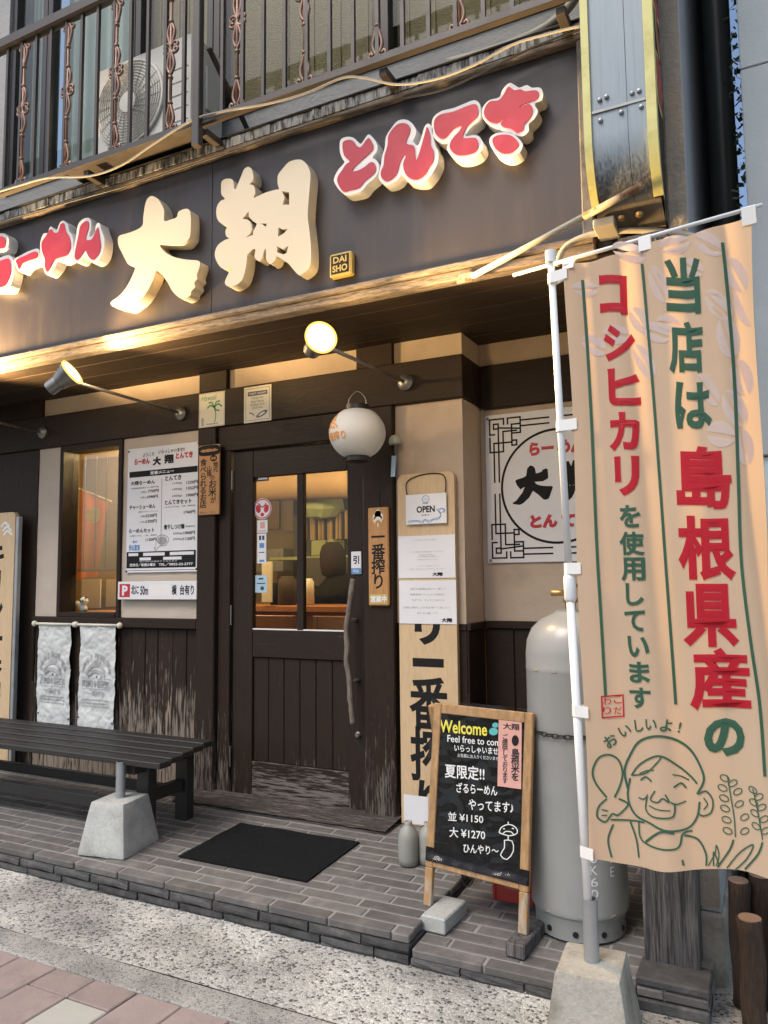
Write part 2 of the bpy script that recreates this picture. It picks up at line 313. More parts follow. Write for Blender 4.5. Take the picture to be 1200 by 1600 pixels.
M = dict(
 asphalt=mat('asphalt', (.05, .05, .052), .9, .2, 3, .6, 200),
 apron=aggregate('exposed_aggregate', (.54, .53, .48), (.10, .10, .097), (.70, .68, .62), 78),
 strip=aggregate('fine_concrete', (.44, .43, .385), (.20, .20, .19), (.52, .50, .46), 130),
 tile=mat('pink_paving', (.33, .262, .238), .9, .14, 6, .8, 130, rnd=.13, c2=(.25, .205, .19), c2s=7),
 tile_pale=mat('pale_paving', (.44, .43, .38), .85, .1, 6, .5, 160),
 tile_yellow=mat('yellow_paving', (.46, .36, .16), .85, .12, 6, .5, 160),
 joint=mat('mortar', (.27, .265, .245), .95, .15, 9, .5, 180),
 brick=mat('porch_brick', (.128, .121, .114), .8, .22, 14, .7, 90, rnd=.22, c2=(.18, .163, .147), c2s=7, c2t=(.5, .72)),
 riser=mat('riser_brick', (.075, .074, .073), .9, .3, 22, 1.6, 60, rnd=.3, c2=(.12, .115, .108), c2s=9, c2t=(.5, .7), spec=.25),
 wood=mat('dark_stained_wood', (.026, .0165, .0115), .55, .18, 3, .35, 9, stretch=GRX, grain=.25, spec=.2),
 woodv=mat('dark_stained_post', (.026, .0165, .0118), .55, .18, 3, .35, 9, stretch=GRZ, grain=.25, wear=((.17, .145, .125), 0.0, .75, .8, 4.0), spec=.2),
 plank=mat('worn_plank', (.028, .0175, .0125), .6, .2, 3, .5, 9, stretch=GRZ, grain=.3, wear=((.30, .25, .20), .25, 1.0, 1.0, 3.2), rnd=.12, spec=.2),
 doorv=mat('door_wood', (.028, .0185, .0135), .5, .15, 3, .3, 9, stretch=GRZ, grain=.22, wear=((.16, .145, .13), -.1, .45, .55, 4.0), spec=.2),
 doorx=mat('door_rail_wood', (.028, .0185, .0135), .5, .15, 3, .3, 9, stretch=GRX, grain=.22, wear=((.2, .185, .165), .1, .55, .75, 4.0), spec=.2),
 sill=mat('worn_sill', (.055, .05, .046), .75, .25, 3, 1.2, 9, stretch=(2.5, 30, 30), grain=.5, c2=(.17, .15, .13), c2s=2.5, spec=.2),
 graypost=mat('grey_weathered_post', (.12, .112, .105), .9, .3, 2, 1.6, 8, stretch=(30, 30, 1.3), grain=.7, c2=(.05, .046, .042), c2s=2.2, c2t=(.5, .6)),
 plaster=mat('beige_plaster', (.50, .405, .315), .9, .07, 2.5, .9, 26, c2=(.44, .35, .27), c2s=3.0),
 plaster_gray=mat('pale_plaster', (.52, .445, .365), .9, .07, 2.5, .8, 30),
 soffit=mat('soffit_board', (.034, .023, .015), .65, .25, 2, .3, 8, stretch=(1.5, 14, 14), grain=.2, spec=.2),
 fascia=mat('brown_sign_panel', (.036, .029, .0275), .42, .14, 1.6, .12, 30, stretch=(3, 3, .6), c2=(.054, .042, .037), c2s=2.4, c2t=(.52, .75), c2stretch=(6, 6, .35)),
 trim=mat('weathered_trim', (.23, .18, .13), .8, .3, 4, 1.0, 12, stretch=(3, 26, 26), grain=.5, c2=(.07, .06, .05), c2s=3.5),
 trim_gray=mat('grey_trim', (.19, .175, .155), .85, .3, 6, .8, 40, c2=(.10, .09, .08), c2s=8),
 flash=mat('stained_flashing', (.34, .36, .36), .6, .35, 5, .6, 30, stretch=(9, 9, 1.2), c2=(.035, .033, .03), c2s=3.2, c2t=(.45, .58), c2stretch=(16, 4, 3)),
 cream=mat('cream_letter', (.66, .585, .435), .45, .03, 3),
 white=mat('white_plastic', (.80, .79, .76), .4, .03, 3),
 red=mat('red_face', (.40, .014, .034), .4, .08, 4, c2=(.46, .03, .05), c2s=5),
 gold=mat('gold_plaque', (.50, .37, .10), .45, .1, 9),
 stucco=mat('grey_stucco', (.44, .435, .41), .95, .12, 4, 2.0, 55, c2=(.37, .36, .34), c2s=2.0),
 stucco_beige=mat('beige_stucco', (.36, .32, .25), .95, .14, 5, 2.4, 60),
 smooth_gray=mat('grey_render', (.36, .37, .37), .85, .07, 1.5, .25, 60),
 concrete=mat('concrete', (.44, .45, .42), .9, .18, 5, .9, 90, c2=(.31, .31, .285), c2s=6, c2t=(.48, .7), grain=.12),
 concrete_old=mat('old_concrete', (.37, .36, .31), .9, .2, 6, 1.0, 90, c2=(.22, .205, .16), c2s=5, c2t=(.46, .66), grain=.16),
 rail=mat('brown_railing', (.070, .060, .052), .42, .1, 5, metal=.3),
 copper=mat('copper_ornament', (.27, .155, .11), .45, .2, 12, metal=.35, c2=(.19, .13, .10), c2s=14),
 ac=mat('cream_casing', (.74, .72, .63), .45, .05, 3),
 grille=mat('grille_wire', (.50, .47, .40), .5, .05, 3),
 dark=mat('near_black', (.012, .012, .012), .5, .1, 5),
 frame=mat('bronze_aluminium', (.045, .04, .036), .4, .08, 4, metal=.4),
 blind=mat('bamboo', (.36, .27, .15), .7, .25, 8, .3, 40, stretch=(1.2, 20, 60), trans=.25),
 curtain=mat('net_curtain', (.42, .47, .46), .85, .08, 4),
 pane=glass('window_glass', (.9, .94, .92), .07), pane_door=glass('door_glass', (.92, .94, .91), .025), pane_up=glass('upper_glass', (.9, .93, .9), .03, 0, .35),
 zinc=mat('galvanised_metal', (.38, .40, .41), .45, .15, 6, metal=.6, c2=(.30, .33, .33), c2s=11),
 cyl=mat('grey_enamel', (.285, .295, .285), .33, .05, 2.5, .06, 20, c2=(.245, .255, .25), c2s=3.5, spec=.6),
 rust=mat('rusty_paint', (.42, .35, .24), .7, .2, 9, .5, 40, c2=(.17, .075, .03), c2s=9, c2t=(.5, .58)),
 bolt=mat('dull_steel', (.25, .25, .24), .4, .1, 9, metal=.8),
 brass=mat('brass', (.45, .30, .12), .4, .1, 9, metal=.8),
 signmetal=mat('stained_sign_metal', (.29, .34, .37), .45, .14, 3, .12, 60, metal=.15, stretch=(34, 34, .7), wear=((.045, .032, .02), 2.66, 2.92, 2.6, 3.0, .14)),
 signbase=mat('rusty_sheet', (.20, .165, .12), .6, .2, 6, .4, 40, metal=.4, stretch=(30, 4, 4)),
 yellow=mat('yellow_trim', (.72, .66, .25), .5, .06, 6, c2=(.58, .52, .17), c2s=9),
 blackboard=mat('chalkboard', (.0065, .0075, .0075), .75, .4, 7, spec=.12, c2=(.016, .017, .017), c2s=6, c2t=(.5, .75)),
 pine=mat('pine_frame', (.40, .235, .10), .55, .18, 3, .35, 9, stretch=(8, 8, 2), grain=.3, wear=((.40, .36, .30), .0, .25, 1.0, 5.0)),
 board=mat('pale_pine_board', (.60, .44, .26), .6, .08, 2, .2, 9, stretch=GRZ, grain=.12),
 plaque=mat('orange_wood_plaque', (.46, .235, .085), .55, .12, 3, .25, 9, stretch=GRZ, grain=.22),
 black=mat('black_print', (.014, .014, .014), .7, .1, 5, spec=.2), green=mat('green_print', (.045, .135, .085), .7, .05, 5, trans=.35),
 redp=mat('red_print', (.55, .012, .03), .7, .05, 5, trans=.35), red_ink=mat('red_ink', (.50, .02, .035), .5, .05, 5),
 paper=mat('paper', (.74, .75, .77), .55, .04, 6), ivory=mat('ivory_paper', (.70, .66, .54), .6, .05, 6),
 cloth=mat('banner_cloth', (.76, .55, .37), .75, .05, 3, trans=.42), bean=mat('pale_banner_print', (.76, .65, .60), .75, .04, 5, trans=.42),
 silver=mat('crinkled_white_sheet', (.60, .62, .60), .35, .06, 4, .5, 9), silver_ink=mat('grey_print', (.40, .40, .40), .6, .1, 6),
 gray_ink=mat('grey_ink', (.35, .35, .36), .6, .1, 6), pink=mat('pink_card', (.68, .36, .30), .6, .05, 5), sky_ink=mat('blue_print', (.10, .28, .55), .5, .05, 5), pale_blue=mat('pale_blue_print', (.40, .58, .70), .5, .05, 5), navy=mat('navy_print', (.03, .05, .13), .5, .05, 5),
 yellow_ink=mat('yellow_print', (.80, .72, .08), .5, .05, 5), teal=mat('teal_print', (.10, .45, .45), .5, .05, 5), orange_ink=mat('orange_print', (.75, .30, .06), .6, .05, 5), leaf=mat('green_ink', (.05, .28, .14), .6, .05, 5),
 chalk=mat('chalk', (.78, .79, .78), .9, .12, 40),
 bench=mat('black_bench_paint', (.022, .021, .020), .48, .2, 4, .25, 9, stretch=GRX, grain=.15),
 mat_=mat('rubber_mat', (.009, .010, .011), .95, .3, 30, .8, 300, spec=.15),
 plastic=glass('clear_plastic', (.98, .98, .98), .022, .05),
 paper_lamp=mat('lantern_paper', (.78, .78, .74), .7, .03, 4, trans=.25),
 ceramic=mat('grey_ceramic', (.30, .305, .27), .45, .12, 7, .2, 30), crate=mat('red_plastic', (.33, .03, .025), .45, .08, 4),
 bark=mat('brown_log', (.06, .035, .020), .8, .35, 4, 1.5, 12, stretch=(20, 20, 2), grain=.6, rnd=.25, c2=(.03, .02, .013), c2s=4), log_end=mat('cut_log', (.34, .22, .15), .8, .15, 20),
 driftwood=mat('driftwood', (.17, .14, .115), .7, .25, 4, .9, 12, stretch=(14, 14, 2), grain=.5),
 pole=mat('white_pole', (.78, .80, .80), .35, .03, 4), bell=mat('celadon', (.40, .44, .36), .4, .06, 6),
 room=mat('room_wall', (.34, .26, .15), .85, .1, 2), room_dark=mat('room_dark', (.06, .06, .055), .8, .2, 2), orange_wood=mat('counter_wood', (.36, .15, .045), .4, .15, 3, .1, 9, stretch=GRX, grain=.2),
 lime=mat('lime_plastic', (.26, .30, .13), .5, .1, 5), limeg=mat('bright_green', (.18, .55, .08), .5, .1, 5), kraft=mat('kraft', (.33, .225, .10), .7, .15, 5), hair=mat('brown_hair', (.022, .011, .005), .85, .5, 30, 1.0, 12, stretch=(20, 20, 3), grain=.5, spec=.1), jacket=mat('dark_cloth', (.010, .010, .012), .95, .3, 9, .6, 40, spec=.1), skin=mat('skin', (.5, .3, .2), .6, .05, 6),
 reflected_orange=mat('reflected_orange', (.85, .27, .02), .75, .06, 4, trans=.3), nb=mat('neighbour_panel', (.40, .45, .46), .8, .06, 2, .4, 90), nb_pale=mat('pale_blue_panel', (.55, .68, .72), .7, .04, 2), pipe=mat('dark_downpipe', (.045, .055, .055), .4, .08, 3), conduit=mat('beige_conduit', (.42, .38, .29), .55, .08, 5), cable=mat('white_cable', (.30, .285, .24), .6, .06, 8), ivy=mat('ivy_leaf', (.03, .05, .025), .7, .2, 9),
)
# ================================================================== setting: ground
G().quad((-60, -60, -.125), (60, -60, -.125), (60, 60, -.125), (-60, 60, -.125)).obj('ground', M['asphalt'], kind='structure')
pv = G().box(-6, 7, -3.6, -1.668, -.2, -.112, 0).obj('pavement', M['joint'], kind='structure')
tl = None
def tilemesh(w, d):
    me = G().box(-w/2, w/2, -d/2, d/2, -.02, 0, .004); return me
tiles = {}
for ci in range(-9, 13):
    x0 = .304+ci*.2; off = (0, .17, .09)[ci % 3]
    y = -1.672; first = True
    while y > -2.75:
        d = (.135 if off == .09 else .3-off) if first else .3
        first = False; kind = 'tile'
        if ci == 2 and abs(y+1.84) < .08: kind = 'tile_pale'
        elif random.random() < .06: kind = 'tile_pale'
        if ci <= 0 and y < -1.95: kind = 'tile_yellow'
        key = (round(d, 3), kind)
        cx_, cy_ = x0+.1, y-d/2
        if key not in tiles: o = tilemesh(.194, d-.006).obj('paving_tile', M[kind], pv, loc=(cx_, cy_, -.099)); tiles[key] = o
        else: o = dup(tiles[key], (cx_, cy_, -.099+random.uniform(-.0012, .0012)))
        y -= d
G().box(-6, 7, -1.666, -1.535, -.25, -.101, .006).obj('kerb_strip', M['strip'], kind='structure')
ap = G(); 
def apf(u, v):
    x = -6+13*u; y = -1.533+2.2*v; return Vector((x, y, -.103+.006*noise.noise((x*1.3, y*1.3, 0))))
ap.grid(apf, 90, 24).obj('concrete_apron', M['apron'], kind='structure')

# ------------------------------------------------------------------ porch, brick by brick
PM = Matrix.Translation((0, -1.09, 0)) @ Matrix.Rotation(math.atan(SL), 4, 'X')      # tilted porch plane
def porch(name, x0, x1, ztop, depth, seed, y0=0.0):
    rnd = random.Random(seed)
    p = G().box(x0, x1-.012, .012, depth, -.3, -.0032, 0, M=Matrix.Translation((0, 0, ztop)) @ PM).obj(name, M['joint'], kind='structure')
    proto = {}; rows = int(depth/.0715); ang = math.atan(SL)
    for r in range(rows):
        y = y0+r*.0715+.0335; x = x0-(r*.113 % .28)-(.05 if r % 2 else 0)
        while x < x1-.01:
            a, b_ = max(x, x0), min(x+.28, x1); x += .28
            if b_-a < .03: continue
            L_ = round(b_-a-.008, 2); key = L_
            loc = Matrix.Translation((0, 0, ztop)) @ PM @ Vector(((a+b_)/2, y, rnd.uniform(-.0015, .001)))
            if key not in proto:
                o = G().box(-L_/2, L_/2, -.031, .031, -.03, 0, .004).obj('brick', M['brick'], p, loc=loc); o.rotation_euler.x = ang; proto[key] = o
            else: dup(proto[key], loc)
    # riser courses along the street face
    return p
pU = porch('porch', -2.6, 1.676, 0.0, 1.38, 3)
pL = porch('side_step', 1.682, 2.475, -.047, 1.30, 5)
def riser(p, x0, x1, z1, z0, n, seed, yf=-1.093):
    rnd = random.Random(seed); h = (z1-z0)/n; proto = {}
    for k in range(n):
        x = x0-rnd.uniform(0, .2)
        while x < x1-.01:
            a, b_ = max(x, x0), min(x+.24, x1); x += .24
            if b_-a < .03: continue
            L_ = round(b_-a-.006, 2); key = (L_, k); loc = ((a+b_)/2, yf+rnd.uniform(-.004, .002), z0+h*(k+.5))
            if key not in proto:
                b = bmesh.new(); bmesh.ops.create_cube(b, size=1); bmesh.ops.subdivide_edges(b, edges=b.edges[:], cuts=2, use_grid_fill=True)
                for v in b.verts:
                    q = v.co.copy(); v.co = Vector((q.x*L_, q.y*.05+.02, q.z*(h-.005)))
                    if q.y < -.4: v.co.y += .006*noise.noise((q.x*3+len(proto), q.z*4, 1.7*k+seed)) + (.006 if abs(q.z) > .4 or abs(q.x) > .4 else 0)
                g = G(); g._in(b); proto[key] = g.obj('riser_brick', M['riser'], p, loc=loc)
            else: dup(proto[key], loc)
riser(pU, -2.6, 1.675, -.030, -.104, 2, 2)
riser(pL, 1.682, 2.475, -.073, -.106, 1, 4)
# end faces of the steps
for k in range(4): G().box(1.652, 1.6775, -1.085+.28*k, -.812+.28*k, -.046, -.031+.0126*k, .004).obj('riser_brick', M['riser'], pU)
ps = G().box(2.48, 2.70, -1.01, .2, -.2, -.012, .004).obj('post_plinth', M['concrete_old'], kind='structure')
for i, (x0, x1) in enumerate(((2.478, 2.56), (2.565, 2.70))): G().box(x0, x1, -1.024, -.9, -.062, -.034, .004).obj('brick', M['brick'], ps)
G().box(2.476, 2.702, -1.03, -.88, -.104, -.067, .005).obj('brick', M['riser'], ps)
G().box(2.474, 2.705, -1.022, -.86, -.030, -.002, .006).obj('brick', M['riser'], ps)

# ================================================================== the shop building
B = thing('shop_building', (0, 0, 0), 'two storey ramen shop with dark timber front and beige plaster panels', 'building')
# floor-to-beam timber
ZS = 2.645
for x0, x1, y0 in ((-2.30, -1.725, -.02), (-.247, -.105, -.045), (.93, 1.118, -.045)):
    box('post', x0, x1, y0, .12, -.06, 2.285, M['woodv'], B, .006)
box('door_frame', -.10, -.012, -.012, .12, .02, 2.165, M['woodv'], B, .003)
box('door_frame', -.105, .9285, -.02, .12, 2.13, 2.285, M['wood'], B, .004)
box('door_stop', -.012, .928, .05, .12, .06, .085, M['sill'], B, .002)
box('beam', -6, 1.533, -.035, .12, 2.287, 2.520, M['wood'], B, .005)
box('beam', 1.509, 1.5335, -.034, .25, 2.2395, 2.50, M['wood'], B, .003) if False else None
box('beam', 1.518, 1.5336, .122, .268, 2.283, 2.518, M['wood'], B, .003)
box('beam', 1.535, 2.66, .236, .30, 2.268, 2.515, M['wood'], B, .004)
box('sill_beam', -1.724, -.249, -.04, .10, 1.030, 1.094, M['wood'], B, .005)
# plaster panels between the timbers
def plaster(x0, x1, z0, z1, y=0.0, t=.1, m='plaster', name='plaster_panel', seed=1):
    nx = max(2, int((x1-x0)/.03)); nz = max(2, int((z1-z0)/.03)); g = G()
    g.grid(lambda a, b: Vector((x0+(x1-x0)*a, y+.0035*noise.noise((x0*3+a*(x1-x0)*9, (z0+b*(z1-z0))*9, seed)), z0+(z1-z0)*b)), nx, nz)
    g.box(x0, x1, y+.006, y+t, z0, z1, 0); return g.obj(name, M[m], B, smooth=False)
plaster(-1.724, -1.497, 1.095, 2.286, -.012, m='plaster_gray')
plaster(-.905, -.248, 1.095, 2.286, -.012, m='plaster_gray')
plaster(-1.70, -.256, 2.521, ZS, 0)
plaster(-.035, .885, 2.521, ZS, 0)
plaster(1.115, 1.518, 2.521, ZS, 0)
box('block_post', -.255, -.036, -.028, .1, 2.521, ZS-.001, M['woodv'], B, .003)
box('block_post', .886, 1.114, -.028, .1, 2.521, ZS-.001, M['woodv'], B, .003)
box('block_post', -6, -1.701, -.028, .1, 2.521, ZS-.001, M['woodv'], B, .003)
plaster(1.119, 1.515, 1.09, 2.286, -.002, m='plaster')
# the side of the pillar that turns back into the recess
box('pillar_core', 1.2, 1.512, .11, .32, -.05, 2.6, M['wood'], B, 0)
box('plank', 1.119, 1.30, -.003, .02, -.05, 1.054, M['wood'], B, .003); box('plank', 1.303, 1.5165, -.003, .02, -.05, 1.054, M['wood'], B, .003); box('wainscot_rail', 1.119, 1.5175, -.008, .02, 1.0555, 1.089, M['wood'], B, .003)
g = G(); g.grid(lambda a, b: Vector((1.5165+.003*noise.noise((a*3, b*12, 5)), .0+.29*a, -.05+2.335*b)), 8, 60).obj('plaster_return', M['plaster'], B)
g = G(); g.grid(lambda a, b: Vector((1.5195+.002*noise.noise((a*3, b*12, 5)), .0+.27*a, 2.52+.124*b)), 6, 6).obj('plaster_return', M['plaster'], B)
plaster(1.52, 2.66, 1.095, 2.2675, .27, m='plaster', name='recess_wall')
plaster(1.52, 2.66, 2.516, ZS, .262, m='plaster', name='recess_wall')
box('wainscot_rail', 1.5185, 1.54, -.005, .245, 1.055, 1.093, M['wood'], B, .003)
box('wainscot_rail', 1.5415, 2.66, .235, .28, 1.055, 1.094, M['wood'], B, .003)
for k in range(7):
    box('plank', 1.5305+k*.161, 1.5305+k*.161+.157, .252, .275, -.05, 1.054, M['wood'], B, .004)
box('plank', 1.518, 1.5275, -.002, .25, -.05, 1.054, M['wood'], B, .003)
for k in range(9): box('plank', -6+k*.411, -6+k*.411+.408, -.012, .12, -.1, 2.2865, M['woodv'], B, .005)
# worn planks under the window
xs = -1.723; k = 0
while xs < -.26:
    wd = min((.117, .104, .126, .112)[k % 4], -.250-xs)
    box('plank', xs, xs+wd-.003, -.008+.003*math.sin(k*2.1), .02, .035, 1.029, M['plank'], B, .004); xs += wd; k += 1
box('lower_post', -1.735, -1.66, -.034, -.010, .20, .64, M['woodv'], B, .004)
# threshold: old grey timber
g = G()
g.grid(lambda a, b: Vector((-.26+1.40*a, -.225+.21*b, fz(-.225)+.018+.022*b+.004*noise.noise((a*18, b*26, 0))+.003*noise.noise((a*50, b*70, 3)))), 90, 26)
g.box(-.26, 1.14, -.222, -.012, -.05, fz(-.225)+.010, 0).obj('threshold', M['sill'], B)
box('doorstep', -.1, .9285, -.014, .13, .02, .062, M['sill'], B, .005)
# soffit boards
for k in range(5):
    box('soffit_board', -6, 2.66, -.705+k*.2, -.705+k*.2+.197, ZS, ZS+.03, M['soffit'], B, .003)
# window with frame, pane, bamboo blind
wf = G()
wf.box(-1.496, -1.462, -.03, .11, 1.095, 2.286, .003).box(-.938, -.906, -.03, .11, 1.095, 2.286, .003)
wf.box(-1.461, -.939, -.03, .11, 2.245, 2.286, .003).box(-1.461, -.939, -.036, .11, 1.095, 1.125, .003)
wf = wf.obj('window', M['woodv'], B)
box('window_pane', -1.462, -.938, .060, .064, 1.125, 2.245, M['pane'], wf, 0)
bl = G()
for k in range(150):
    z = 2.20-k*.0052; bl.box(-1.455, -.945, .112, .1135, z-.0013, z+.0013, 0)
for x in (-1.40, -1.29, -1.19, -1.08, -.98): bl.box(x-.0025, x+.0025, .108, .1115, 1.40, 2.22, 0)
bl.box(-1.458, -.942, .108, .122, 1.405, 1.422, .003)
tag(bl.obj('bamboo_blind', M['blind'], wf), kind='stuff')
# ------------------------------------------------------------------ door
D = G()
D.box(-.006, .140, .012, .05, .066, 2.125, .003).box(.800, .9235, .012, .05, .066, 2.125, .003)
D = D.obj('door', M['doorv'], B)
box('door_rail', .1405, .7995, .014, .05, 1.955, 2.124, M['doorx'], D, .003)
box('door_rail', .1405, .7995, .014, .05, .872, 1.034, M['doorx'], D, .003)
box('door_rail', .1405, .7995, .014, .05, .068, .262, M['doorx'], D, .003)
box('door_mullion', .456, .502, .015, .05, 1.0345, 1.9545, M['doorv'], D, .003)
for k in range(6):
    a = .141+k*.1098; box('door_plank', a, a+.1066, .027, .045, .2625, .8715, M['doorv'], D, .004)
box('pane', .1405, .4555, .032, .036, 1.0345, 1.9545, M['pane_door'], D, 0)
box('pane', .5025, .7995, .032, .036, 1.0345, 1.9545, M['pane_door'], D, 0)
box('glazing_bead', .1405, .7995, .016, .026, 1.0345, 1.042, M['white'], D, 0)
hp = [(.884, -.075, 1.33), (.872, -.078, 1.25), (.850, -.07, 1.14), (.834, -.066, 1.05), (.842, -.07, .96), (.838, -.074, .88), (.853, -.07, .79), (.858, -.072, .70), (.866, -.07, .62), (.872, -.068, .545)]
hp = catmull(hp, 5, False); g = G(); g.tube(hp, [.016+.0035*noise.noise((i*.35, 2, 0)) for i in range(len(hp))], 9)
for v in g.bm.verts: v.co += v.co.normalized()*.003*noise.noise(v.co*40)
g.tube([(.84, -.06, 1.10), (.86, .013, 1.10)], .012, 8).tube([(.856, -.06, .77), (.868, .013, .77)], .012, 8)
g.obj('door_handle', M['driftwood'], D, True)
G().lathe([(.018, 0), (.018, .008), (.012, .014), (.011, .02), (0, .021)], n=20, M=Matrix.Translation((.862, .012, .472)) @ Matrix.Rotation(R(90), 4, 'X')).obj('keyhole', M['bolt'], D, 'auto')
for z in (1.95, 1.12, .28): G().tube([(-.009, -.002, z-.06), (-.009, -.002, z+.06)], .006, 8).obj('hinge', M['bolt'], D)
# ------------------------------------------------------------------ the room behind
rm = box('room_wall', -2.2, 2.6, 3.25, 3.3, -.05, 2.65, M['room'], B, 0)
box('room_floor', -2.2, 2.6, .13, 3.25, -.06, .02, M['room_dark'], B, 0)
box('room_wall', -2.25, -2.2, .1, 3.3, -.05, 2.65, M['room'], B, 0); box('room_wall', 2.6, 2.65, .31, 3.3, -.05, 2.65, M['room'], B, 0)
box('room_ceiling', -2.2, 2.6, .33, 3.25, 2.50, 2.55, M['kraft'], B, 0)
box('room_wall', -2.2, -1.73, .121, .13, -.05, 2.6, M['room'], B, 0)
# ------------------------------------------------------------------ side wall and upper storey
g = G(); g.box(2.662, 2.730, -.75, 4.0, .14, 9.0, .006).obj('side_wall', M['smooth_gray'], B)
g = G(); g.grid(lambda a, b: Vector((2.6625+.064*a, -.753-.006*abs(noise.noise((a*6, b*90, 1))), .16+7*b)), 6, 260).obj('wall_end', M['stucco_beige'], B)
g = G().box(2.655, 2.742, -.765, 4.0, -.2, .139, .01).obj('wall_base', M['concrete_old'], B)
# weathered timber post under the sign
g = G()
def pf(a, b):
    x = 2.487+.178*a; z = -.05+2.62*b; return Vector((x, -.892+.007*noise.noise((x*60, z*2.2, 0))+.004*noise.noise((x*150, z*5, 4)), z+(.02*noise.noise((x*45, 0, 9)) if b == 0 else 0)))
g.grid(pf, 50, 120).box(2.488, 2.664, -.884, -.757, -.03, 2.6, 0).obj('corner_post', M['graypost'], B)
# fascia back box, upper wall
YW = -.45
box('upper_wall', -6, 2.66, YW, YW+.2, 2.68, 3.97, M['stucco'], B, 0)
box('upper_wall', -6, -1.62, YW, YW+.2, 3.9705, 9, M['stucco'], B, 0)
box('upper_wall', -1.62, 2.25, YW, YW+.2, 6.3, 9, M['stucco'], B, 0)
box('upper_wall', 2.25, 2.66, YW, YW+.2, 3.9705, 9, M['stucco'], B, 0)
box('window_ledge', -1.60, 2.245, YW-.010, YW+.02, 3.953, 3.975, M['frame'], B, .003)
def upwin(x0, x1, kind):
    f = G(); t = .045
    f.box(x0, x0+t, YW+.02, YW+.09, 3.98, 6.29, .002).box(x1-t, x1, YW+.02, YW+.09, 3.98, 6.29, .002)
    f.box(x0+t, x1-t, YW+.02, YW+.09, 3.98, 4.05, .002).box(x0+t, x1-t, YW+.02, YW+.09, 6.22, 6.29, .002)
    f = f.obj('window', M['frame'], B)
    box('window_pane', x0+t, x1-t, YW+.05, YW+.054, 4.05, 6.22, M['pane_up'], f, 0)
    if kind == 'blind':
        g = G()
        for k in range(170):
            z = 6.2-k*.0126; g.box(x0+.05, x1-.05, YW+.12, YW+.123, z-.0055, z+.0055, 0)
        for k in range(6): x = x0+.12+k*(x1-x0-.24)/5; g.box(x-.004, x+.004, YW+.113, YW+.119, 4.06, 6.2, 0)
        tag(g.obj('bamboo_blind', M['blind'], f), kind='stuff')
    else:
        G().grid(lambda a, b: Vector((x0+.05+(x1-x0-.1)*a, YW+.15+.02*math.sin(a*40), 4.0+2.25*b)), 60, 2).obj('curtain', M['curtain'], f, True)
upwin(-1.615, -1.26, 'curtain'); upwin(-1.255, -.46, 'curtain'); upwin(-.455, .16, 'blind'); upwin(.165, 1.26, 'blind'); upwin(1.265, 2.245, 'blind')
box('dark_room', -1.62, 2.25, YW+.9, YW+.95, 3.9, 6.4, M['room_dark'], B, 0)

# ================================================================== fascia sign
FY = -.72
S = thing('shop_sign', (.4, FY, ZS), 'long brown fascia sign with cream and red raised letters above the door', 'shop sign')
box('sign_panel', -6, .4085, FY, FY+.05, 2.70, 3.545, M['fascia'], S, .002)
box('sign_panel', .4115, 2.330, FY, FY+.05, 2.70, 3.545, M['fascia'], S, .002)
box('seam', .405, .415, FY+.004, FY+.02, 2.70, 3.538, M['bolt'], S, 0)
box('top_trim', -6, 2.375, FY-.035, FY+.05, 3.5385, 3.566, M['trim'], S, .006)
box('bottom_trim', -6, 2.375, FY-.035, FY+.05, 2.672, 2.699, M['trim'], S, .005)
box('bottom_trim', -6, 2.375, FY-.018, FY+.05, 2.628, 2.671, M['trim'], S, .005)
box('side_trim', 2.331, 2.376, FY-.034, FY+.05, 2.6995, 3.538, M['trim_gray'], S, .005)
g = G()
x = -6.0
while x < 2.37:
    wd = random.uniform(.02, .06); h = 3.614+.004*noise.noise((x*3, 0, 0)); d = random.uniform(0, .006)
    g.box(x, min(x+wd, 2.372), FY-.034-d, FY+.25, 3.5665, h, 0); x += wd+random.uniform(0, .002)
tag(g.obj('flashing', M['flash'], S), kind='stuff')
box('cap_strip', -6, 2.38, FY-.046, FY+.25, 3.6185, 3.627, M['dark'], S, .003)
def letter(pts, holes=(), reds=(), org=(0, 0), k=1.0, m='cream', depth=.07):
    T = lambda P: [(org[0]+p[0]/k, org[1]+p[1]/k) for p in P]
    P = [(p.x, p.y) for p in catmull([(a, b, 0) for a, b in T(pts)], 3)]
    H = [T(h) for h in holes]
    fy = FY-depth
    g = G(lambda u, v, w=0: at(u, v, fy)+Vector((0, w, 0))); o = g.slab(P, H, 0.0, depth).obj('letter', M[m], S, recalc=False)
    for rp in reds:
        Q = [(p.x, p.y) for p in catmull([(a, b, 0) for a, b in T(rp)], 3)]
        G(lambda u, v, w=0: at(u, v, fy)-Vector((0, w, 0))).slab(Q, [], .004, .0).obj('red_face', M['red'], o)
    return o
A = dict(org=(0, 300), k=3.529)
letter([(838,22),(870,38),(893,72),(905,105),(905,158),(940,152),(975,138),(985,108),(1025,92),(1046,105),(1052,150),(1050,225),(1043,255),(1015,285),(985,292),(925,292),(885,293),(884,302),(905,328),(950,355),(1020,372),(1090,378),(1102,395),(1098,420),(1085,455),(1088,478),(1072,500),(1075,525),(1055,548),(1050,570),(1015,590),(985,580),(950,545),(925,500),(895,460),(862,435),(845,480),(815,540),(780,590),(745,620),(700,648),(660,640),(620,630),(610,612),(622,598),(660,570),(700,520),(735,450),(765,362),(740,385),(710,400),(690,370),(670,330),(655,300),(650,262),(660,240),(700,228),(750,210),(785,185),(790,140),(800,70),(815,35)], **A)
